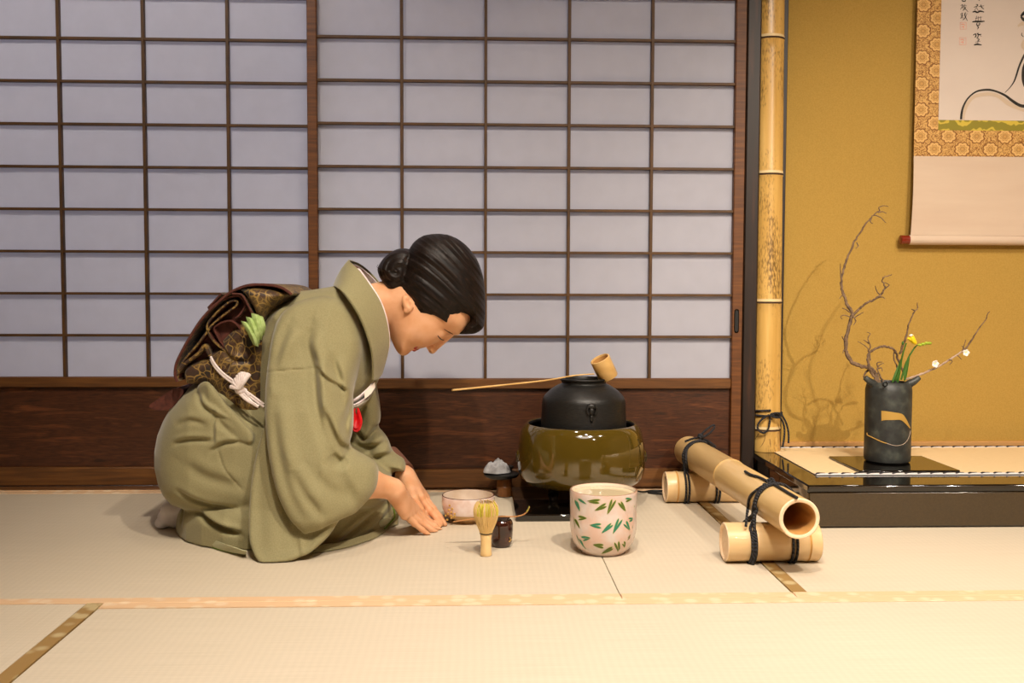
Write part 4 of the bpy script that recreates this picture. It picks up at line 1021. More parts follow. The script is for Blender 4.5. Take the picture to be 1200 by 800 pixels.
        me = bpy.data.meshes.new(name); me.vertices.add(len(V)); me.vertices.foreach_set('co', V.astype(np.float32).ravel())
        me.loops.add(Qd.size); me.loops.foreach_set('vertex_index', Qd.ravel().astype(np.int32)); me.polygons.add(len(Qd))
        me.polygons.foreach_set('loop_start', (np.arange(len(Qd))*4).astype(np.int32))
        me.polygons.foreach_set('use_smooth', np.ones(len(Qd), bool))
        for mt in mats: me.materials.append(mt)
        if matf is not None:
            C_ = V[Qd].mean(1); me.polygons.foreach_set('material_index', matf(C_).astype(np.int32))
        me.update(calc_edges=True); me.validate()
        o = bpy.data.objects.new(name, me); COL.objects.link(o)
        if parent is not None: o.parent = parent; o.matrix_parent_inverse = Matrix.Translation(-Vector(parent.location))
        return o

def creases(items, g=1.0):
    """items: (pixel polyline, plane y, width, depth, ridge) -> displacement function of (x,z)"""
    segs = []
    for pl, y, w, a, rdg in items:
        q = np.array(XZ(spline(pl, 5), y)); segs.append((q, w, a*g, rdg*g))
    def f(gx, gz):
        out = np.zeros(gx.shape)
        for q, w, a, rdg in segs:
            best = np.full(gx.shape, 9.); tt = np.zeros(gx.shape); sg = np.zeros(gx.shape); n_ = len(q)-1
            for i in range(n_):
                A_, B_ = q[i], q[i+1]; e = B_-A_; L = math.hypot(*e)+1e-9
                t = np.clip(((gx-A_[0])*e[0]+(gz-A_[1])*e[1])/L**2, 0, 1); dx = gx-A_[0]-t*e[0]; dz = gz-A_[1]-t*e[1]; dd = np.hypot(dx, dz)
                m_ = dd < best; best = np.where(m_, dd, best); tt = np.where(m_, (i+t)/n_, tt); sg = np.where(m_, np.sign(e[0]*dz-e[1]*dx), sg)
            env = np.sin(np.clip(tt, .02, .98)*PI)**.6
            s_ = sg*best
            out += env*(-a*np.exp(-(best/w)**2)+rdg*np.exp(-((s_-1.7*w)/(1.3*w))**2))
        return out
    return f
def softnoise(sc, amp, seed):
    R = np.random.RandomState(seed); ph = R.uniform(0, 6.28, 8); k = R.normal(0, 1, (8, 2))*sc
    return lambda gx, gz: amp*sum(np.sin(k[i, 0]*gx+k[i, 1]*gz+ph[i]) for i in range(8))/4

# ================================================================== THE WOMAN
YC = 2.18
root = thing('person', 'woman in a sage green kimono kneeling and bowing with both hands on the mat', 'person', (P(330, 600, y=YC).x, YC, 0))
V3 = lambda px, py, y: tuple(P(px, py, y=y))

# ---- body: head, neck, arms with hands, trunk and folded legs in one surface
B = Field((-.71, 1.90, -.006), (.016, 2.48, .68), .002)
def W_(a, b): return lambda gx, gz: a+0*gx
# trunk and legs (under the clothes)
B.cap(V3(250, 510, YC), V3(330, 430, YC), .10, .09, .04, sq=(1, 1.2, 1)); B.cap(V3(330, 430, YC), V3(400, 395, YC), .085, .075, .03, sq=(1, 1.3, 1))
for s_ in (-1, 1):
    B.cap(V3(245, 530, YC+.07*s_), V3(405, 570, YC+.07*s_), .07, .045, .03); B.cap(V3(415, 596, YC+.08*s_), V3(245, 600, YC+.06*s_), .030, .022, .02)
    B.cap(V3(245, 600, YC+.05*s_), V3(214, 604, YC+.015*s_), .018, .010, .008)
# neck
B.cap(V3(408, 380, YC), V3(430, 370, YC), .052, .050, .02); B.cap(V3(425, 364, YC), V3(473, 352, YC), .054, .052, .02)
# skull and face outline
head = XZ(chaikin([(455, 342), (466, 330), (476, 305), (492, 290), (512, 284), (532, 288), (547, 301), (556, 320), (559, 340), (557.5, 355), (556, 368), (553.4, 377), (548.8, 384), (542.3, 390.6), (536, 392.6), (531.5, 392.4), (527, 392.2), (521, 394.5), (514, 399.5), (508, 403), (501.5, 404.8), (498.5, 406.4), (495.2, 407.8), (491.2, 407.4), (489.6, 408.6), (487.2, 409.6), (484, 409.8), (481.5, 411.2), (479.5, 413.6), (476.5, 415.9), (472.5, 416.8), (468.3, 415), (464.2, 410), (460.5, 402), (457.2, 393), (455, 384), (452, 365)], 2), YC)
B.inflate(head, YC, .069, .082, k=.012, p=2.25)
# cheeks, jaw, lids, nose, lips, ear
B.ell(V3(492, 385, YC-.030), (.034, .026, .030), .02); B.ell(V3(492, 385, YC+.030), (.034, .026, .030), .02)
B.cap(V3(527, 393, YC), V3(506.8, 409.6, YC), .0065, .0078, .007); B.ell(V3(506.2, 409.5, YC), (.0085, .0085, .0078), .005)
for s_ in (-1, 1):
    B.ell(V3(504, 407.4, YC+.0105*s_), (.0072, .0058, .0060), .004)
    B.ell(V3(503.2, 410.5, YC+.006*s_), (.003, .0028, .002), .002, 's')
    B.ell(V3(514.5, 391.5, YC+.029*s_), (.0110, .0125, .0100), .010)
for (q, r) in (((489.8, 406.6), .0052), ((486.2, 408.0), .0056)):
    B.cap(V3(*q, YC-.017), V3(*q, YC+.017), r*.5, r*.5, .003); B.ell(V3(*q, YC), (r, .018, r*.95), .003)
B.cap(V3(490.6, 409.2, YC-.020), V3(490.6, 409.2, YC+.020), .0008, .0008, .0012, 's')
for s_ in (-1, 1):
    ey = YC+.070*s_; Mx = Matrix.Rotation(math.radians(-20), 3, 'Y')
    B.ell(V3(476.8, 355.5, ey+.001*s_), (.0100, .0068, .0195), .003, M=Mx)
    B.ell(V3(478.8, 355, ey+.0075*s_), (.0052, .0050, .0115), .002, 's', M=Mx)
    B.ell(V3(475.4, 364, ey+.001*s_), (.0050, .0050, .0055), .003)
    B.cap(V3(483, 360, ey+.002*s_), V3(482, 354, ey+.003*s_), .003, .002, .003)
# arms: near (toward the viewer) and far
B.cap(V3(388, 400, YC-.10), V3(372, 535, 1.985), .034, .034, .02); B.cap(V3(372, 540, 1.985), V3(432, 566, 2.00), .037, .0295, .02)
NW = (461, 572.5, 2.035); FW = (474, 556, 2.235)
B.cap(V3(425, 565, 1.998), V3(*NW), .0305, .0225, .012, sq=(1, .85, 1))
B.cap(V3(405, 385, YC+.12), V3(425, 500, 2.33), .042, .034, .02); B.cap(V3(430, 518, 2.315), V3(*FW), .025, .0215, .014)
def hand(wrist, knk, tips, rs, palm_r, thumb):
    """wrist px; knuckles (4) px; tips per finger [(mid), (tip)]; rs finger radii"""
    w = np.array(V3(*wrist)); K = [np.array(V3(*k)) for k in knk]
    for k, r in zip(K, rs):
        B.cap(w+(k-w)*.12, k, palm_r[0], palm_r[1], .009)
    for a, b_ in zip(K[:-1], K[1:]): B.cap(a+(w-a)*.2, b_+(w-b_)*.2, palm_r[1], palm_r[1], .005)
    for k, tp, r in zip(K, tips, rs):
        j1, j2, tip = [np.array(V3(*q)) for q in tp]
        B.ell(k+np.array((0, 0, .0025)), (r*1.12, r*1.12, r*1.05), .004)
        B.cap(k, j1, r*1.02, r*.98, .0025); B.ell(j1, (r*1.06,)*3, .002); B.cap(j1, j2, r*.96, r*.88, .0018); B.ell(j2, (r*.93,)*3, .0015); B.cap(j2, tip, r*.88, r*.70, .0018)
    a, b_, c = [np.array(V3(*q)) for q in thumb]
    B.cap(w+(a-w)*.35, a, palm_r[0]*.8, rs[0]*1.35, .008); B.cap(a, b_, rs[0]*1.25, rs[0]*1.12, .004); B.cap(b_, c, rs[0]*1.1, rs[0]*.85, .003)
# near hand: little finger toward the viewer; px,py,y
hand(NW, [(485.0, 597.5, 2.108), (482.0, 599.5, 2.090), (478.5, 601.5, 2.073), (474.5, 603.5, 2.057)],
     [[(498.5, 607.5, 2.140), (509.0, 614.5, 2.150), (516.5, 620.3, 2.156)],
      [(496.0, 610.0, 2.118), (507.5, 616.5, 2.128), (517.5, 622.3, 2.138)],
      [(491.5, 612.0, 2.098), (502.5, 618.8, 2.108), (512.5, 624.5, 2.118)],
      [(485.5, 613.2, 2.077), (494.5, 620.5, 2.085), (502.5, 626.3, 2.092)]],
     [.0080, .0082, .0078, .0068], (.0180, .0105), [(486, 596, 2.128), (496, 605, 2.155), (506, 612.5, 2.172)])
hand(FW, [(492.5, 583.0, 2.170), (495.0, 582.0, 2.190), (497.0, 582.0, 2.212), (498.5, 583.0, 2.232)],
     [[(503.5, 597.5, 2.163), (511.0, 606.5, 2.160), (517.0, 613.5, 2.158)],
      [(507.0, 597.0, 2.178), (514.5, 606.5, 2.172), (521.3, 614.3, 2.167)],
      [(507.5, 595.5, 2.198), (514.5, 604.5, 2.192), (520.5, 611.5, 2.186)],
      [(507.0, 595.0, 2.220), (512.5, 602.5, 2.214), (517.5, 608.5, 2.208)]],
     [.0080, .0082, .0078, .0068], (.0175, .0105), [(485, 584, 2.150), (492, 596, 2.150), (499, 606, 2.156)])
def skin_index(C_): return np.zeros(len(C_))
B.F[:, :, :4] = np.maximum(B.F[:, :, :4], .002)
body = B.mesh('body', [SKIN], root, None, 1)
def surf(px, py, off=.0004, side=-1):
    d = _fw*F_PX+_r*(px-600)-_u*(py-400); d = d/d.y
    for k in range(500):
        q = Vector((0, 0, CH))+d*(2.04+k*.0004); i = [int(round((c-o)/B.h)) for c, o in zip(q, B.lo)]
        if B.F[i[0], i[1], i[2]] < 0: break
    q = q-Vector((0, off+.0004, 0))
    return q if side < 0 else Vector((q.x, 2*YC-q.y, q.z))

# finger nails, lips, brows, lashes
def lens(name, items, mt, parent):
    b = MB()
    for c, r, ax, M in items: b.ball(c, r, mt, 8, ax, M)
    return b.build(name, parent)
lens('lips', [(V3(488.6, 407.0, YC), 1, (.0066, .0225, .0060), None), (V3(485.7, 408.2, YC), 1, (.0068, .0205, .0066), None)]+[(surf(487.6, 406.2, -.001, k_), 1, (.0040, .0026, .0026), None) for k_ in (-1, 1)]+[(surf(486.6, 408.0, -.001, k_), 1, (.0034, .0024, .0030), None) for k_ in (-1, 1)], LIP, root)
for s_ in (-1, 1):
    b = MB(); pts_ = [surf(*q, off=.0002, side=s_) for q in spline([(513.2, 393.2), (515.6, 396.3), (518.2, 398.0), (520.6, 398.3)], 4)]; b.tube(pts_, list(np.linspace(.0009, .0014, 7))+list(np.linspace(.0014, .0008, 6)), LASH, 6); b.build('eyelashes', root)
    b = MB(); pts_ = [surf(*q, off=-.0001, side=s_) for q in spline([(520.6, 385.6), (523.6, 387.4), (527.3, 389.6), (530.8, 391.3)], 4)]; b.tube(pts_, list(np.linspace(.0009, .0017, 7))+list(np.linspace(.0017, .0010, 6)), BROW, 6); b.build('eyebrow', root)
del B

# ---- hair
Hh = Field((-.36, 2.05, .36), (.05, 2.31, .68), .002)
hair = XZ(chaikin([(470, 322), (474, 306), (480, 292), (485, 283), (494.5, 276.9), (503, 274.4), (515, 273.6), (527, 275.5), (538, 280.5), (548, 288.5), (557.5, 300.5), (563.5, 314), (567.5, 330), (569, 350), (569, 368), (567.5, 382), (563.5, 387.5), (557.5, 390.3), (549, 391.8), (540, 391.6), (537, 390.5), (541, 385), (546, 378), (549.5, 373.5), (547, 372.5), (540, 375), (533, 380), (526, 385.5), (519, 384), (511, 381.5), (502, 381), (494, 381), (487, 379), (480, 372), (475.5, 363), (473, 354), (470, 345), (466, 336)], 1), YC)
def hair_disp(gx, gz):
    x0, z0 = P(468, 320, y=YC).x, P(468, 320, y=YC).z
    a = np.arctan2(gz-z0, gx-x0); r = np.hypot(gx-x0, gz-z0)
    u_ = gx-x0; c = gz+.30*u_+3.2*u_*u_
    return .0005*np.sin(c*430+3*np.sin(r*14))+.0004*np.sin(c*900+2)+.0009*np.sin(c*150+2*a)
Hh.inflate(hair, YC, .084, .068, k=0, p=2.1, disp=hair_disp)
bun = XZ(chaikin([(442.2, 314.5), (447, 305), (453, 299), (460.5, 293.5), (468.5, 290.8), (479, 291), (487, 297), (489, 315), (486, 335), (480, 348), (474.5, 344), (470, 342), (463, 345), (456, 343.5), (450.5, 338), (449, 330), (445.5, 326), (443.5, 320)], 2), YC)
def bun_disp(gx, gz):
    x0, z0 = P(468, 318, y=YC).x, P(468, 318, y=YC).z; a = np.arctan2(gz-z0, gx-x0); r = np.hypot(gx-x0, gz-z0)
    return .0011*np.sin(r*300+1.6*a)+.0004*np.sin(r*900+3*a)
Hh.inflate(bun, YC, .056, .036, k=.004, p=2.1, disp=bun_disp)
hr = Hh.mesh('hair', [HAIR], root, None, 1)
for q in ([(447, 316), (442, 313), (443, 310)], [(452, 340), (450, 345), (453, 350)], [(462, 344), (459, 350), (461, 356)], [(486, 364), (488, 371), (492, 377)], [(482, 356), (484, 366), (488, 374)], [(478, 348), (476, 352), (473, 356)]):
    MB().tube([V3(a, d, YC-.06 if a > 470 else YC-.035) for a, d in spline(q, 4)], .0005, HAIR, 4).build('loose_strand', hr)
del Hh

# ---- kimono
K = Field((-.72, 1.86, 0), (-.09, 2.46, .64), .0028)
W = lambda pts: XZ(pts, YC)
# lower legs wrapped, flat on the floor
plan = [(203, 2.175), (207, 2.155), (216, 2.108), (240, 2.04), (262, 2.003), (290, 1.975), (340, 1.968), (377, 1.990), (410, 2.03), (440, 2.085), (458, 2.135), (468, 2.18)]
pX = np.array([P(a, 617, y=YC).x for a, _ in plan]); pW = np.array([YC-c for _, c in plan])
wleg = lambda gx, gz: np.maximum(.012, np.interp(gx, pX, pW))
xf0, xf1 = P(197, 600, y=YC).x, P(467, 600, y=YC).x
lz = lambda px, z: (P(px, 600, y=YC).x, z)
leg = chaikin([lz(207, -.3), lz(208, .010), lz(211, .032), lz(220, .058), lz(240, .085), lz(300, .10), lz(400, .12), lz(452, .10), lz(462, .075), lz(468, .04), lz(469, -.3)], 2)
fold_leg = creases([([(222, 600), (250, 612), (285, 622)], 2.0, .006, .006, .003), ([(210, 590), (214, 604), (212, 614)], 2.08, .005, .006, .003), ([(395, 640), (425, 617), (455, 600)], 2.02, .006, .005, .004), ([(420, 636), (446, 615), (460, 598)], 2.06, .005, .004, .003)])
K.inflate(leg, YC, wleg, .05, k=0, p=3.0, disp=fold_leg)
# hips and thighs
thigh = W([(244, 440), (231, 448), (222, 457), (209, 471), (200, 486), (192.5, 503), (188.5, 522), (188.3, 540), (193.5, 560), (201, 574), (214, 586), (236, 592), (270, 596), (330, 598), (400, 596), (445, 590), (457, 580), (460, 568), (456, 555), (436, 541), (408, 524), (372, 505), (330, 470), (290, 440), (262, 432)])
fold_th = creases([([(203, 521), (222, 515), (252, 515)], 2.0, .005, .0065, .003), ([(246, 530), (262, 520), (285, 518)], 1.98, .0045, .006, .003), ([(210, 497), (228, 491), (246, 495)], 2.02, .006, .004, .002),
                   ([(254, 523), (262, 548), (285, 576)], 1.98, .0018, .0028, 0), ([(224, 454), (238, 476), (268, 492), (296, 506)], 2.0, .0055, .007, .005), ([(250, 490), (262, 500), (290, 517)], 1.98, .006, .008, .005),
                   ([(249, 480), (249, 500), (249, 518)], 1.98, .004, .005, .003), ([(206, 577), (235, 591), (284, 600)], 1.99, .006, .009, .002), ([(215, 545), (240, 560), (280, 570)], 1.98, .012, .004, .003), ([(240, 465), (265, 480), (290, 500)], 2.0, .004, .004, .002)], .62)
wth = lambda gx, gz: np.interp(gx, [P(a, 560, y=YC).x for a in (188, 215, 250, 300, 380, 440, 462)], [.13, .165, .190, .200, .192, .165, .14])
K.inflate(thigh, YC, wth, .085, k=.004, p=2.3, disp=fold_th)
# flap folded over the back of the hips
flap = XZ(chaikin([(223, 457), (232, 448.5), (243, 447), (256, 462), (272, 480), (292, 499), (300, 508), (299, 519), (283, 518), (266, 503), (250, 487), (234, 474)], 2), 2.0)
K.inflate(flap, lambda gx, gz: np.interp(gx, [P(a, 480, y=2.0).x for a in (222, 245, 300)], [2.045, 2.01, 1.985]), .012, .012, k=.002, p=2.5)
# trunk
torso = W([(318, 352), (330, 346.5), (345, 342), (369, 339), (388, 336), (400, 333), (416, 336), (430, 350), (440, 368), (446.5, 388), (450.5, 405), (449, 425), (444.5, 443), (438, 457), (425, 476), (410, 492), (390, 508), (360, 515), (320, 505), (300, 470), (298, 430), (303, 390)])
fold_to = creases([([(396, 352), (418, 378), (430, 400), (434, 425), (424, 448)], 2.04, .007, .006, .004), ([(408, 366), (424, 388), (428, 410), (423, 440)], 2.03, .005, .005, .003), ([(446, 400), (446, 420), (436, 440)], 2.08, .005, .004, .002), ([(404, 395), (413, 418), (411, 445)], 2.0, .007, .008, .004),
                   ([(341, 350), (326, 358), (314, 372)], 2.05, .006, .006, .004)])
K.inflate(torso, YC, .165, .115, k=.012, p=2.2, disp=fold_to)
# near sleeve: the arm inside
def ycs(gx, gz):  # centre depth: shoulder further in, elbow out toward the viewer, cuff swings back in
    z1 = np.interp(gz, [P(0, q, y=1.98).z for q in (640, 600, 540, 480, 420, 350)], [1.903, 1.905, 1.940, 1.975, 2.025, 2.07])
    return z1+np.interp(gx, [P(a, 560, y=1.98).x for a in (385, 445)], [0, .068])
slv = XZ(chaikin([(318, 372), (331, 358), (352, 350), (380, 347), (402, 358), (416, 382), (421, 408), (414, 440), (409, 460), (411, 485), (411.5, 507), (407, 524), (421, 534), (436, 543), (440.8, 551), (442.6, 562), (441, 571), (436, 580), (427, 590), (418, 598), (418, 598), (398, 604), (378, 612), (363.5, 616.5), (363.5, 616.5), (353, 607), (341, 592), (331, 572), (322, 545), (315, 512), (311, 480), (309, 445), (311, 400)], 1), 1.965)
fold_sl = creases([([(305, 437), (340, 433), (372, 431.5), (381, 431)], 1.96, .0016, .0016, .0003), ([(361, 383), (358, 405), (366, 430), (372, 470), (384, 508), (396, 530)], 1.95, .011, .008, .006), ([(372, 432), (386, 446), (404, 460)], 1.95, .004, .005, .004),
                   ([(410, 470), (404, 500), (409, 520)], 1.95, .006, .007, .002), ([(382, 480), (393, 508), (404, 527), (412, 532)], 1.94, .007, .009, .005), ([(390, 530), (398, 540), (408, 538)], 1.93, .010, .014, .004), ([(318, 470), (330, 530), (345, 575), (364, 612)], 1.93, .012, .004, .006),
                   ([(346, 545), (362, 575), (385, 603)], 1.93, .010, .006, .004), ([(392, 548), (405, 565), (418, 592)], 1.93, .012, .005, .005), ([(338, 380), (330, 400), (322, 430)], 1.98, .010, .004, .004), ([(388, 420), (398, 450), (402, 480)], 1.96, .008, .006, .004), ([(372, 548), (388, 568), (410, 580)], 1.93, .012, .004, .004)], .85)
wsl = lambda gx, gz: np.interp(gz, [P(0, q, y=1.98).z for q in (615, 600, 570, 520, 460, 400, 350)], [.020, .026, .040, .052, .060, .065, .055])
K.inflate(slv, ycs, wsl, .026, k=.006, p=2.4, disp=fold_sl)
# near sleeve: the long hanging part behind the arm
def ycf(gx, gz): return np.interp(gz, [P(0, q, y=1.92).z for q in (662, 640, 600, 540, 470)], [1.882, 1.908, 1.940, 1.962, 1.986])
hang = XZ(chaikin([(309, 470), (303, 493), (295, 518), (288.5, 545), (285, 575), (284.5, 605), (287.5, 636), (295, 651), (305, 661.5), (306.5, 662.5), (325, 660.5), (340, 657.8), (352, 654.5), (366, 646.5), (380, 636), (391, 621), (400, 604), (385, 560), (360, 500), (340, 450), (320, 445)], 1), 1.885)
fold_ha = creases([([(313, 500), (318, 545), (332, 600), (352, 653)], 1.90, .006, .004, .004), ([(318, 520), (335, 580), (362, 622)], 1.90, .012, .007, .003), ([(297, 530), (299, 590), (308, 655)], 1.90, .014, .003, .003), ([(336, 585), (346, 618), (352, 650)], 1.90, .004, .003, .001), ([(368, 622), (362, 638), (352, 652)], 1.90, .006, .003, .002)])
K.inflate(hang, ycf, .013, .010, k=.002, p=2.2, disp=fold_ha)
# far sleeve
def ycfar(gx, gz): return np.interp(gx, [P(a, 520, y=2.3).x for a in (400, 440, 476)], [2.32, 2.278, 2.238])
far = XZ(chaikin([(425, 425), (440, 440), (444.5, 458), (447.5, 478), (447.5, 490), (444, 498), (452, 505), (457.5, 513), (461, 523), (468, 528), (475, 531), (479.5, 537), (478, 545), (470, 544), (461, 548), (452, 560), (430, 572), (405, 560), (398, 520), (405, 470)], 1), 2.31)
K.inflate(far, ycfar, .062, .026, k=.010, p=2.2, disp=creases([([(418, 500), (430, 512), (443, 499)], 2.27, .006, .007, .003), ([(420, 520), (440, 520), (455, 514)], 2.27, .008, .006, .004), ([(430, 540), (450, 530), (466, 531)], 2.27, .008, .006, .003)]))
# openings: inside of the cuffs, hollow at the neck
K.cap(V3(428, 566, 2.0), V3(450, 573, 2.03), .030, .032, .004, 's', sq=(1, .8, 1))
K.cap(V3(476, 551, 2.245), V3(486, 566, 2.22), .021, .026, .003, 's')
K.cap(V3(437, 368, YC), V3(470, 350, YC), .060, .066, .008, 's'); K.ell(V3(432, 352, YC), (.045, .062, .032), .008, 's')
# a few broad soft undulations of the cloth
K.F[:, :, 0] = .003
km = K.mesh('kimono', [KIM], root, None, 1)
del K

# hem, lining edge
b = MB()
q = [tuple(v) for v in spline([(209, 616.5), (216, 623.5), (228, 631), (245, 638), (262, 643.5), (278, 646.5), (288, 648)], 5)]
lo = [P(a, d+1.6, z=.0022) for a, d in q]; hi = [P(a+1, d-2-5.5*math.sin(PI*min(1, .12+i/len(q)))*min(1, i/9), z=.006+.012*min(1, i/9)) for i, (a, d) in enumerate(q)]
rows = [lo, [a.lerp(c, .5)+Vector((0, -.0015, -.001)) for a, c in zip(lo, hi)], [c+Vector((0, .004, 0)) for c in hi]]
hem = b.sheet(rows, KIML, .0022).build('hem_lining', km)
b = MB(); b.tube([p+Vector((0, -.0005, .0005)) for p in lo], .0018, KIMG, 6); b.build('hem_edge', hem)
rim = [P(a, d, z=.003) for a, d in ((366, 646.5), (385, 644.5), (403, 641), (421, 636), (438, 630), (452, 621.5))]+[Vector(V3(*q)) for q in ((461, 612.5, 2.112), (466, 606, 2.114), (465.5, 599, 2.118), (461.5, 591.5, 2.122), (458, 587, 2.13), (453.5, 584.5, 2.15))]
rim = [Vector(v) for v in spline([tuple(v) for v in rim], 5)]; L_ = len(rim)
inn = [p+Vector((-.006-.006*i/L_, .010, .009-.004*i/L_)) for i, p in enumerate(rim)]
b = MB().sheet([rim, [a.lerp(c, .5)+Vector((-.001, -.002, .001)) for a, c in zip(rim, inn)], inn], KIM, .0024); b.tube(rim, .0021, KIM, 8)
h2 = b.build('front_hem', km)
i0, i1 = int(L_*.42), int(L_*.80)
g_ = [p+Vector((-.0065, -.0015, .001)) for p in rim[i0:i1]]
b = MB(); b.tube(g_, [.0006]+[.0015]*(len(g_)-2)+[.0006], KIMG, 6); b.build('hem_edge', h2)
b = MB(); b.ball(Vector(V3(449, 612, 2.113)), 1, KIML, 10, (.020, .0025, .0075), Matrix.Rotation(-.45, 3, 'Y')); b.build('lining_patch', h2)
# pale dyed patch near the knee comes from the lining showing through
# collar
N1 = [(447, 438, 2.125), (452.5, 418, 2.112), (455.3, 398, 2.105), (451.5, 373.5, 2.098), (444, 352.5, 2.096), (433, 335, 2.104), (420.5, 318, 2.125), (408.5, 306, 2.175), (417, 308, 2.225), (429.5, 316.5, 2.262), (444.2, 332, 2.275), (452.5, 352, 2.268), (457, 375, 2.258), (456.5, 398, 2.25), (452, 420, 2.242)]
O1 = [(437, 445, 2.06), (436, 415, 2.036), (430, 392, 2.022), (421, 370, 2.015), (411, 354, 2.020), (403, 344, 2.035), (396, 337.5, 2.075), (391.5, 334.5, 2.18), (398, 337, 2.285), (410, 345, 2.33), (424, 360, 2.335), (433, 375, 2.33), (440, 392, 2.325), (443, 410, 2.31), (440, 430, 2.30)]
Ti = spline(N1, 6); Bo = spline(O1, 6)
tv = [Vector(V3(*q)) for q in Ti]; bv = [Vector(V3(*q)) for q in Bo]
def rows_between(tv, bv, n_, bulge):
    out = []
    for i in range(n_+1):
        f = i/n_; r = []
        for a, c in zip(tv, bv):
            p = a.lerp(c, f); cen = Vector((p.x, YC, p.z)); dvec = (p-Vector(V3(435, 372, YC)))
            r.append(p+dvec.normalized()*bulge*math.sin(PI*f))
        out.append(r)
    return out
col = MB().sheet(rows_between(tv, bv, 8, .004), KIM, .004)
col.tube(tv, .0022, KIM, 6)
cl = col.build('collar', km)
cen = Vector(V3(440, 372, YC))
tv2 = [p+(cen-p).normalized()*(.0035 if i < 42 else .0065) for i, p in enumerate(tv)]; bv2 = [p.lerp(c, .55)+(cen-p).normalized()*(.006 if i < 42 else .010) for i, (p, c) in enumerate(zip(tv, bv))]
tv2 = [p-(c-p).normalized()*(.0075 if i < 38 else 0) for i, (p, c) in enumerate(zip(tv2, bv2))]
u = MB().sheet(rows_between(tv2, bv2, 4, -.001), UNDER, .0022); u.build('under_collar', root)
b = MB(); b.tube([Vector(V3(*q)) for q in spline([(408.5, 305.6, 2.18), (420, 309, 2.228), (431, 317, 2.262), (440, 327, 2.274), (444.8, 332, 2.275)], 5)], .0018, mat('dark_piping', (60, 52, 34), .7), 6); b.build('collar_edge', cl)

# ---- obi: band round the waist, folded bow at the back, cords
band = Field((-.62, 1.97, .10), (-.30, 2.42, .56), .0028)
bp_ = W([(262, 396), (285, 372), (305, 360), (322, 356), (334, 380), (336, 420), (334, 470), (318, 505), (298, 503), (284, 494), (262, 470), (243, 448), (240, 430), (250, 410)])
band.inflate(bp_, YC, .170, .09, k=0, p=2.3, disp=creases([([(252, 402), (272, 420), (292, 424)], 2.02, .004, .005, .002), ([(262, 455), (282, 470), (303, 483)], 2.0, .004, .004, .002), ([(268, 425), (263, 436), (259, 448)], 2.0, .003, .005, .003)]))
band.inflate(XZ(chaikin([(280, 338), (290, 334), (308, 333), (328, 336), (346, 345), (334, 353), (322, 363), (311, 382), (306, 378), (300, 362), (291, 348)], 2), YC-.10), YC, .166, .025, k=.003, p=3)
lowroll = XZ(chaikin([(209, 436), (214, 428), (224, 422), (238, 418), (248, 420), (255, 432), (254, 444), (240, 450), (226, 453.5), (214, 454.5), (210, 447)], 2), 2.03)
band.inflate(lowroll, 2.18, .150, .022, k=.006, p=3)
bd = band.mesh('obi', [OBI], root, None, 1); del band
def ribbon(name, px, y0, y1, mt_out, th, parent, mt_edge=None, n=6, bulge=.0, wave=0):
    c = [tuple(v) for v in spline(px, n)]; q = XZ(c, (y0+.02)); rows = []
    for j in range(7):
        f = j/6; y = y0+(y1-y0)*f
        rows.append([(x+bulge*math.sin(PI*f)*.0, y+wave*math.sin(i*.35)*(1-f), z+bulge*math.sin(PI*f)) for i, (x, z) in enumerate(q)])
    b = MB().sheet(rows, mt_out, th); b.tube([(r[0], r[1]-.0003, r[2]) for r in rows[0]], th*.55, mt_edge or MAR, 6)
    return b.build(name, parent)
ya, yb2 = 2.030, 2.33
o1 = ribbon('obi_bow_outer', [(344, 345), (334, 338), (322, 334.5), (308, 333.5), (295, 334), (283, 337.5), (272, 343), (262, 351), (250, 362), (240, 373), (231, 386), (222, 401), (214, 416), (209.5, 427), (208.5, 438), (211, 446)], ya, yb2, OBI, .0052, root, MAR)
ribbon('obi_fold', [(211, 444), (213, 432), (220, 420), (233, 405), (240, 396), (246, 388), (252, 380), (262, 371), (273, 363), (279.5, 358), (280.5, 353.5), (276, 352), (268, 356), (256, 367), (247, 378), (246, 386), (251, 396), (259, 404), (267, 410), (272, 414)], ya+.006, yb2-.02, MAR, .0042, root, OBI)
ribbon('obi_fold', [(275, 344), (285, 345), (290, 351), (296, 363), (302, 374), (306, 379)], ya-.004, yb2-.05, OBI, .0036, root, MAR)
ribbon('obi_fold', [(271, 412), (263, 402), (257, 392), (254, 384), (259, 379.5), (267, 376), (275, 376), (281, 381), (287, 388), (293, 396), (287, 401), (278, 405), (272, 411)], ya+.012, yb2-.03, MAR, .0038, root, MAR)
ribbon('obi_fold', [(262, 344), (255, 352), (247, 361), (262, 352), (276, 347), (285, 348), (290, 357), (284, 368), (279, 372)], ya+.010, yb2-.02, OBI, .004, root, MAR)
ribbon('obi_fold', [(209, 440), (217, 428), (228, 419), (237, 412), (243, 404), (247, 412), (252, 424), (256, 436)], ya+.004, yb2, OBI, .006, root, OBI)
# inner faces that close the roll
inner = Field((-.62, 2.03, .28), (-.30, 2.36, .54), .003)
inner.inflate(XZ(chaikin([(212, 436), (222, 412), (236, 386), (252, 366), (268, 352), (285, 340), (305, 337), (326, 338), (338, 346), (318, 362), (306, 380), (292, 395), (276, 412), (256, 430), (230, 446)], 1), 2.06), 2.19, .130, .02, p=4)
inner.mesh('obi_inner_roll', [MAR], root, None, 1); del inner
tail = XZ(chaikin([(212, 451), (222, 456), (213, 469), (205, 477.5), (193, 479), (184, 477.5), (178.5, 473.5), (192, 464)], 1), 2.10)
MB().prism(tail, 2.07, 2.30, MAR).build('obi_tail', root)
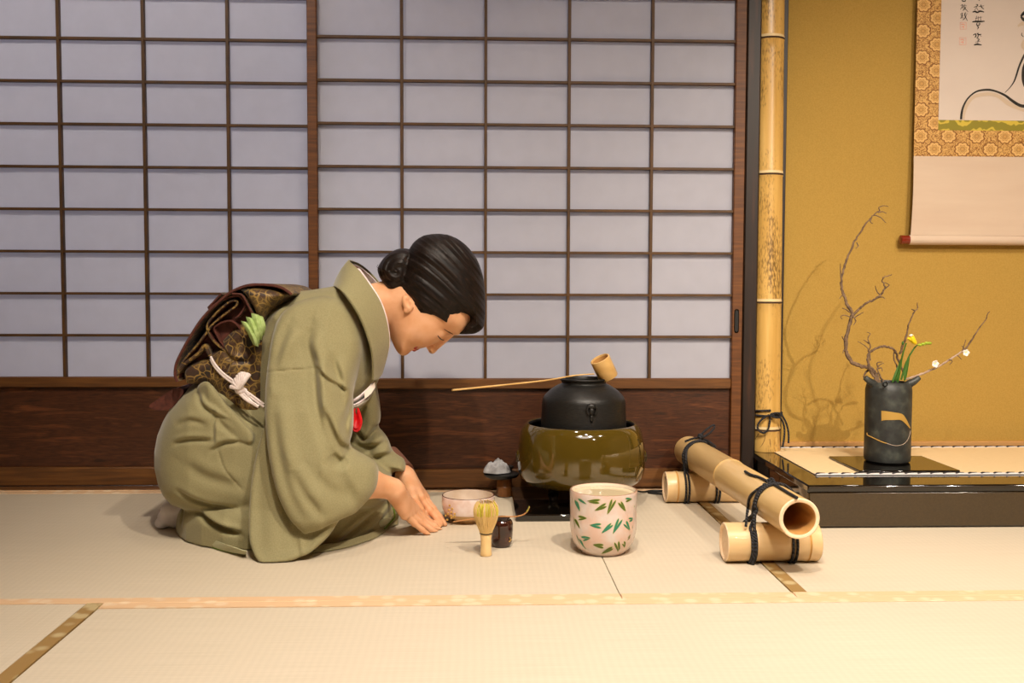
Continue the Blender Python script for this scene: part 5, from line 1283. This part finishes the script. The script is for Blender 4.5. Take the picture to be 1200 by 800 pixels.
# pale green sash cloth
b = MB()
for i, (p0, p1, w0) in enumerate((((286, 377), (300, 405), 4.2), ((292, 372), (301, 402), 4.5), ((299, 368), (303, 397), 5.2), ((304, 370), (306, 392), 4.5))):
    q = spline([p0, ((p0[0]+p1[0])/2+1.5, (p0[1]+p1[1])/2), p1], 6); L_ = len(q)
    yb3 = 2.004+.005*i
    rows = [[P(a+k*w0*(.55+.45*math.sin(PI*(j/(L_-1)*.75+.18))), d+k*1.2, y=yb3-.010*math.cos(k*1.45)-.012*math.sin(PI*j/(L_-1))) for j, (a, d) in enumerate(q)] for k in (-1, -.5, 0, .5, 1)]
    b.sheet(rows, OBIA, .0016)
b.build('sash_cloth', root)
# white cord and tassel knot
b = MB()
for o_ in (0, 3.2):
    b.tube([V3(a, d-o_, y) for a, d, y in spline([(247, 421, 2.022), (252, 430, 2.012), (261, 440, 2.004), (273, 449, 1.998), (285, 459, 1.990), (296, 467, 1.985), (309, 476.5, 1.982)], 5)], .0024, CORDW, 8)
cord = b.build('obi_cord', root)
b = MB()
for k in range(9):
    f = k/8; a0 = (279+3*f, 455-2*f); tip = (271+21*f, 458-26*math.sin(PI*.5*min(1, f*1.2+.12))+(6*f))
    b.tube([V3(a, d, y) for a, d, y in spline([(a0[0]+6, a0[1]+4, 1.986), (a0[0]+1, a0[1], 1.972), ((a0[0]+tip[0])/2, (a0[1]+tip[1])/2, 1.970), (tip[0], tip[1], 1.976)], 4)], np.linspace(.0035, .0048, 13), CORDW, 8)
b.ball(V3(281, 457, 1.978), .0085, CORDW, 10, (1.2, .8, 1))
for q in ([(283, 459, 1.98), (289, 465, 1.976), (297, 473, 1.976), (303, 476, 1.978)], [(286, 456, 1.978), (291, 462, 1.975), (290, 466, 1.978)], [(281, 461, 1.978), (290, 469, 1.974), (300, 474, 1.976)]):
    b.tube([V3(*v) for v in spline(q, 4)], .0034, CORDW, 7)
b.build('cord_knot', cord)
# front of the obi with striped fold, paper and red silk
b = MB()
q0 = spline([(409, 471, 2.06), (420, 464.5, 2.066), (430, 455.5, 2.075), (438.5, 446.5, 2.09)], 5); q1 = spline([(411, 478, 2.06), (421, 476, 2.066), (431, 468.5, 2.075), (439.5, 455, 2.09)], 5)
for i, mt in enumerate((UNDER, mat('obi_stripe_dark', (70, 66, 60), .7), UNDER, mat('obi_stripe_grey', (150, 144, 130), .7))):
    f0, f1 = i/4, (i+1)/4; r0 = [Vector(V3(*(a+(c-a)*f0))) for a, c in zip(q0, q1)]; r1 = [Vector(V3(*(a+(c-a)*f1))) for a, c in zip(q0, q1)]
    b.sheet([[p+Vector((0, -.004, 0)) for p in r0], [p.lerp(c, .5)+Vector((0, -.007, 0)) for p, c in zip(r0, r1)], [p+Vector((0, -.004, 0)) for p in r1]], mt, .003)
b.build('obi_front', root)
b = MB(); b.sheet([[V3(426.5, 460, 2.062), (V3(432, 454.5, 2.066)), V3(438.5, 447.5, 2.078)], [V3(427.5, 467, 2.060), V3(434.5, 461.5, 2.064), V3(439, 453.5, 2.078)]], mat('folded_paper_white', (236, 222, 210), .8), .003)
tag(b.build('folded_paper'), 'white folded paper tucked into the front of the obi', 'paper')
b = MB(); lp = spline([(416, 478, 2.06), (413.5, 488, 2.056), (412.5, 498, 2.054), (415.5, 504.5, 2.053), (420.5, 503.5, 2.053), (423.5, 494, 2.055), (421.5, 484, 2.058), (419, 478, 2.06)], 6)
L_ = len(lp); cc_ = Vector(V3(418, 490, 2.057))
b.sheet([[Vector(V3(*q)).lerp(cc_, f)+Vector((0, dy, 0)) for q in lp] for f, dy in ((0, 0), (.25, -.004), (.6, -.002), (.95, .002))], RED, .002); b.tube([V3(*q) for q in lp], .0024, RED, 7)
tag(b.build('silk_cloth'), 'red silk cloth hanging in a loop from the front of the obi', 'cloth')

# ---- socks
for yy, sx_ in ((2.165, 0), (2.225, 3)):
    T = Field((-.74, 2.08, 0), (-.52, 2.30, .12), .002)
    heel = P(213+sx_, 590, y=yy); mid = P(202+sx_, 599, y=yy); toe = P(186+sx_, 611, y=yy)
    T.cap((heel.x+.03, yy, heel.z), (mid.x, yy, mid.z), .027, .022, .012); T.cap((mid.x, yy, mid.z), (toe.x+.010, yy, .0150), .022, .0145, .012); T.cap((mid.x+.01, yy, .018), (mid.x+.07, yy, .020), .018, .022, .010)
    T.ell((toe.x+.008, yy-.009, .0135), (.0140, .009, .0125), .004)
    T.F[:, :, 0] = .003
    T.mesh('sock', [TABI], root, None, 1); del T
# inner cuff of the far sleeve, its shadow put into the brown colour
b = MB(); c0 = Vector(V3(462, 543, 2.27)); c1 = Vector(V3(474, 555, 2.238)); 
b.tube([c0.lerp(c1, f) for f in (-.6, 0, .5, .95)], [.030, .029, .0275, .0265], mat('shaded_under_sleeve', (112, 72, 54), .7), 24)
b.build('under_sleeve', root)

# ================================================================== LIGHTS
def aim(o, loc, target):
    o.location = loc; o.rotation_euler = (Vector(target)-Vector(loc)).to_track_quat('-Z', 'Y').to_euler(); return o
def area(name, loc, size, power, col, target):
    l = bpy.data.lights.new(name, 'AREA'); l.shape = 'DISK'; l.size = size; l.energy = power; l.color = col
    o = bpy.data.objects.new(name, l); COL.objects.link(o); return aim(o, loc, target)
def spot(name, loc, rad, power, col, target, deg, blend):
    l = bpy.data.lights.new(name, 'SPOT'); l.shadow_soft_size = rad; l.energy = power; l.color = col; l.spot_size = math.radians(deg); l.spot_blend = blend
    o = bpy.data.objects.new(name, l); COL.objects.link(o); return aim(o, loc, target)
WARM = (1, .87, .72); NEU = (1, .92, .84)
spot('room_spot', (.75, .35, 2.38), .04, 178, WARM, (.80, 1.75, 0), 80, .8)
spot('room_spot', (.0, .45, 2.38), .05, 158, WARM, (.1, 1.55, 0), 76, .9)
spot('room_spot', (.45, 1.0, 2.38), .07, 74, (1, .97, 1), (.5, .9, 0), 75, 1)
spot('room_spot', (1.6, .7, 2.38), .06, 70, WARM, (1.35, 2.0, 0), 66, .8)
spot('alcove_spotlight', (1.55, -1.3, 2.36), .022, 300, WARM, (1.42, 2.68, .32), 34, .7)
spot('room_spot', (-1.0, .9, 2.38), .12, 112, NEU, (-.9, 2.6, 1.12), 54, .9)  # added wall wash to brighten the left paper doors, not a fitted lamp
spot('room_spot', (.0, 1.95, 2.38), .05, 26, WARM, (.05, 2.0, 0), 60, 1)
area('soft_fill', (.3, .3, 2.40), 1.4, 24, NEU, (.2, 1.6, .6))  # large soft fill added under the ceiling, no fitting there
# daylight behind the paper doors
area('daylight', (-1.1, 4.0, 1.3), 2.6, 135, (.95, .93, .96), (-.9, 2.6, .8))
w = bpy.data.worlds.new('world'); SC.world = w; w.use_nodes = True
w.node_tree.nodes['Background'].inputs[0].default_value = (.9, .85, .8, 1); w.node_tree.nodes['Background'].inputs[1].default_value = .15
SC.view_settings.view_transform = 'Standard'; SC.view_settings.look = 'None'; SC.view_settings.gamma = 1; SC.view_settings.exposure = .05
try: SC.view_settings.use_curve_mapping = False
except Exception: pass
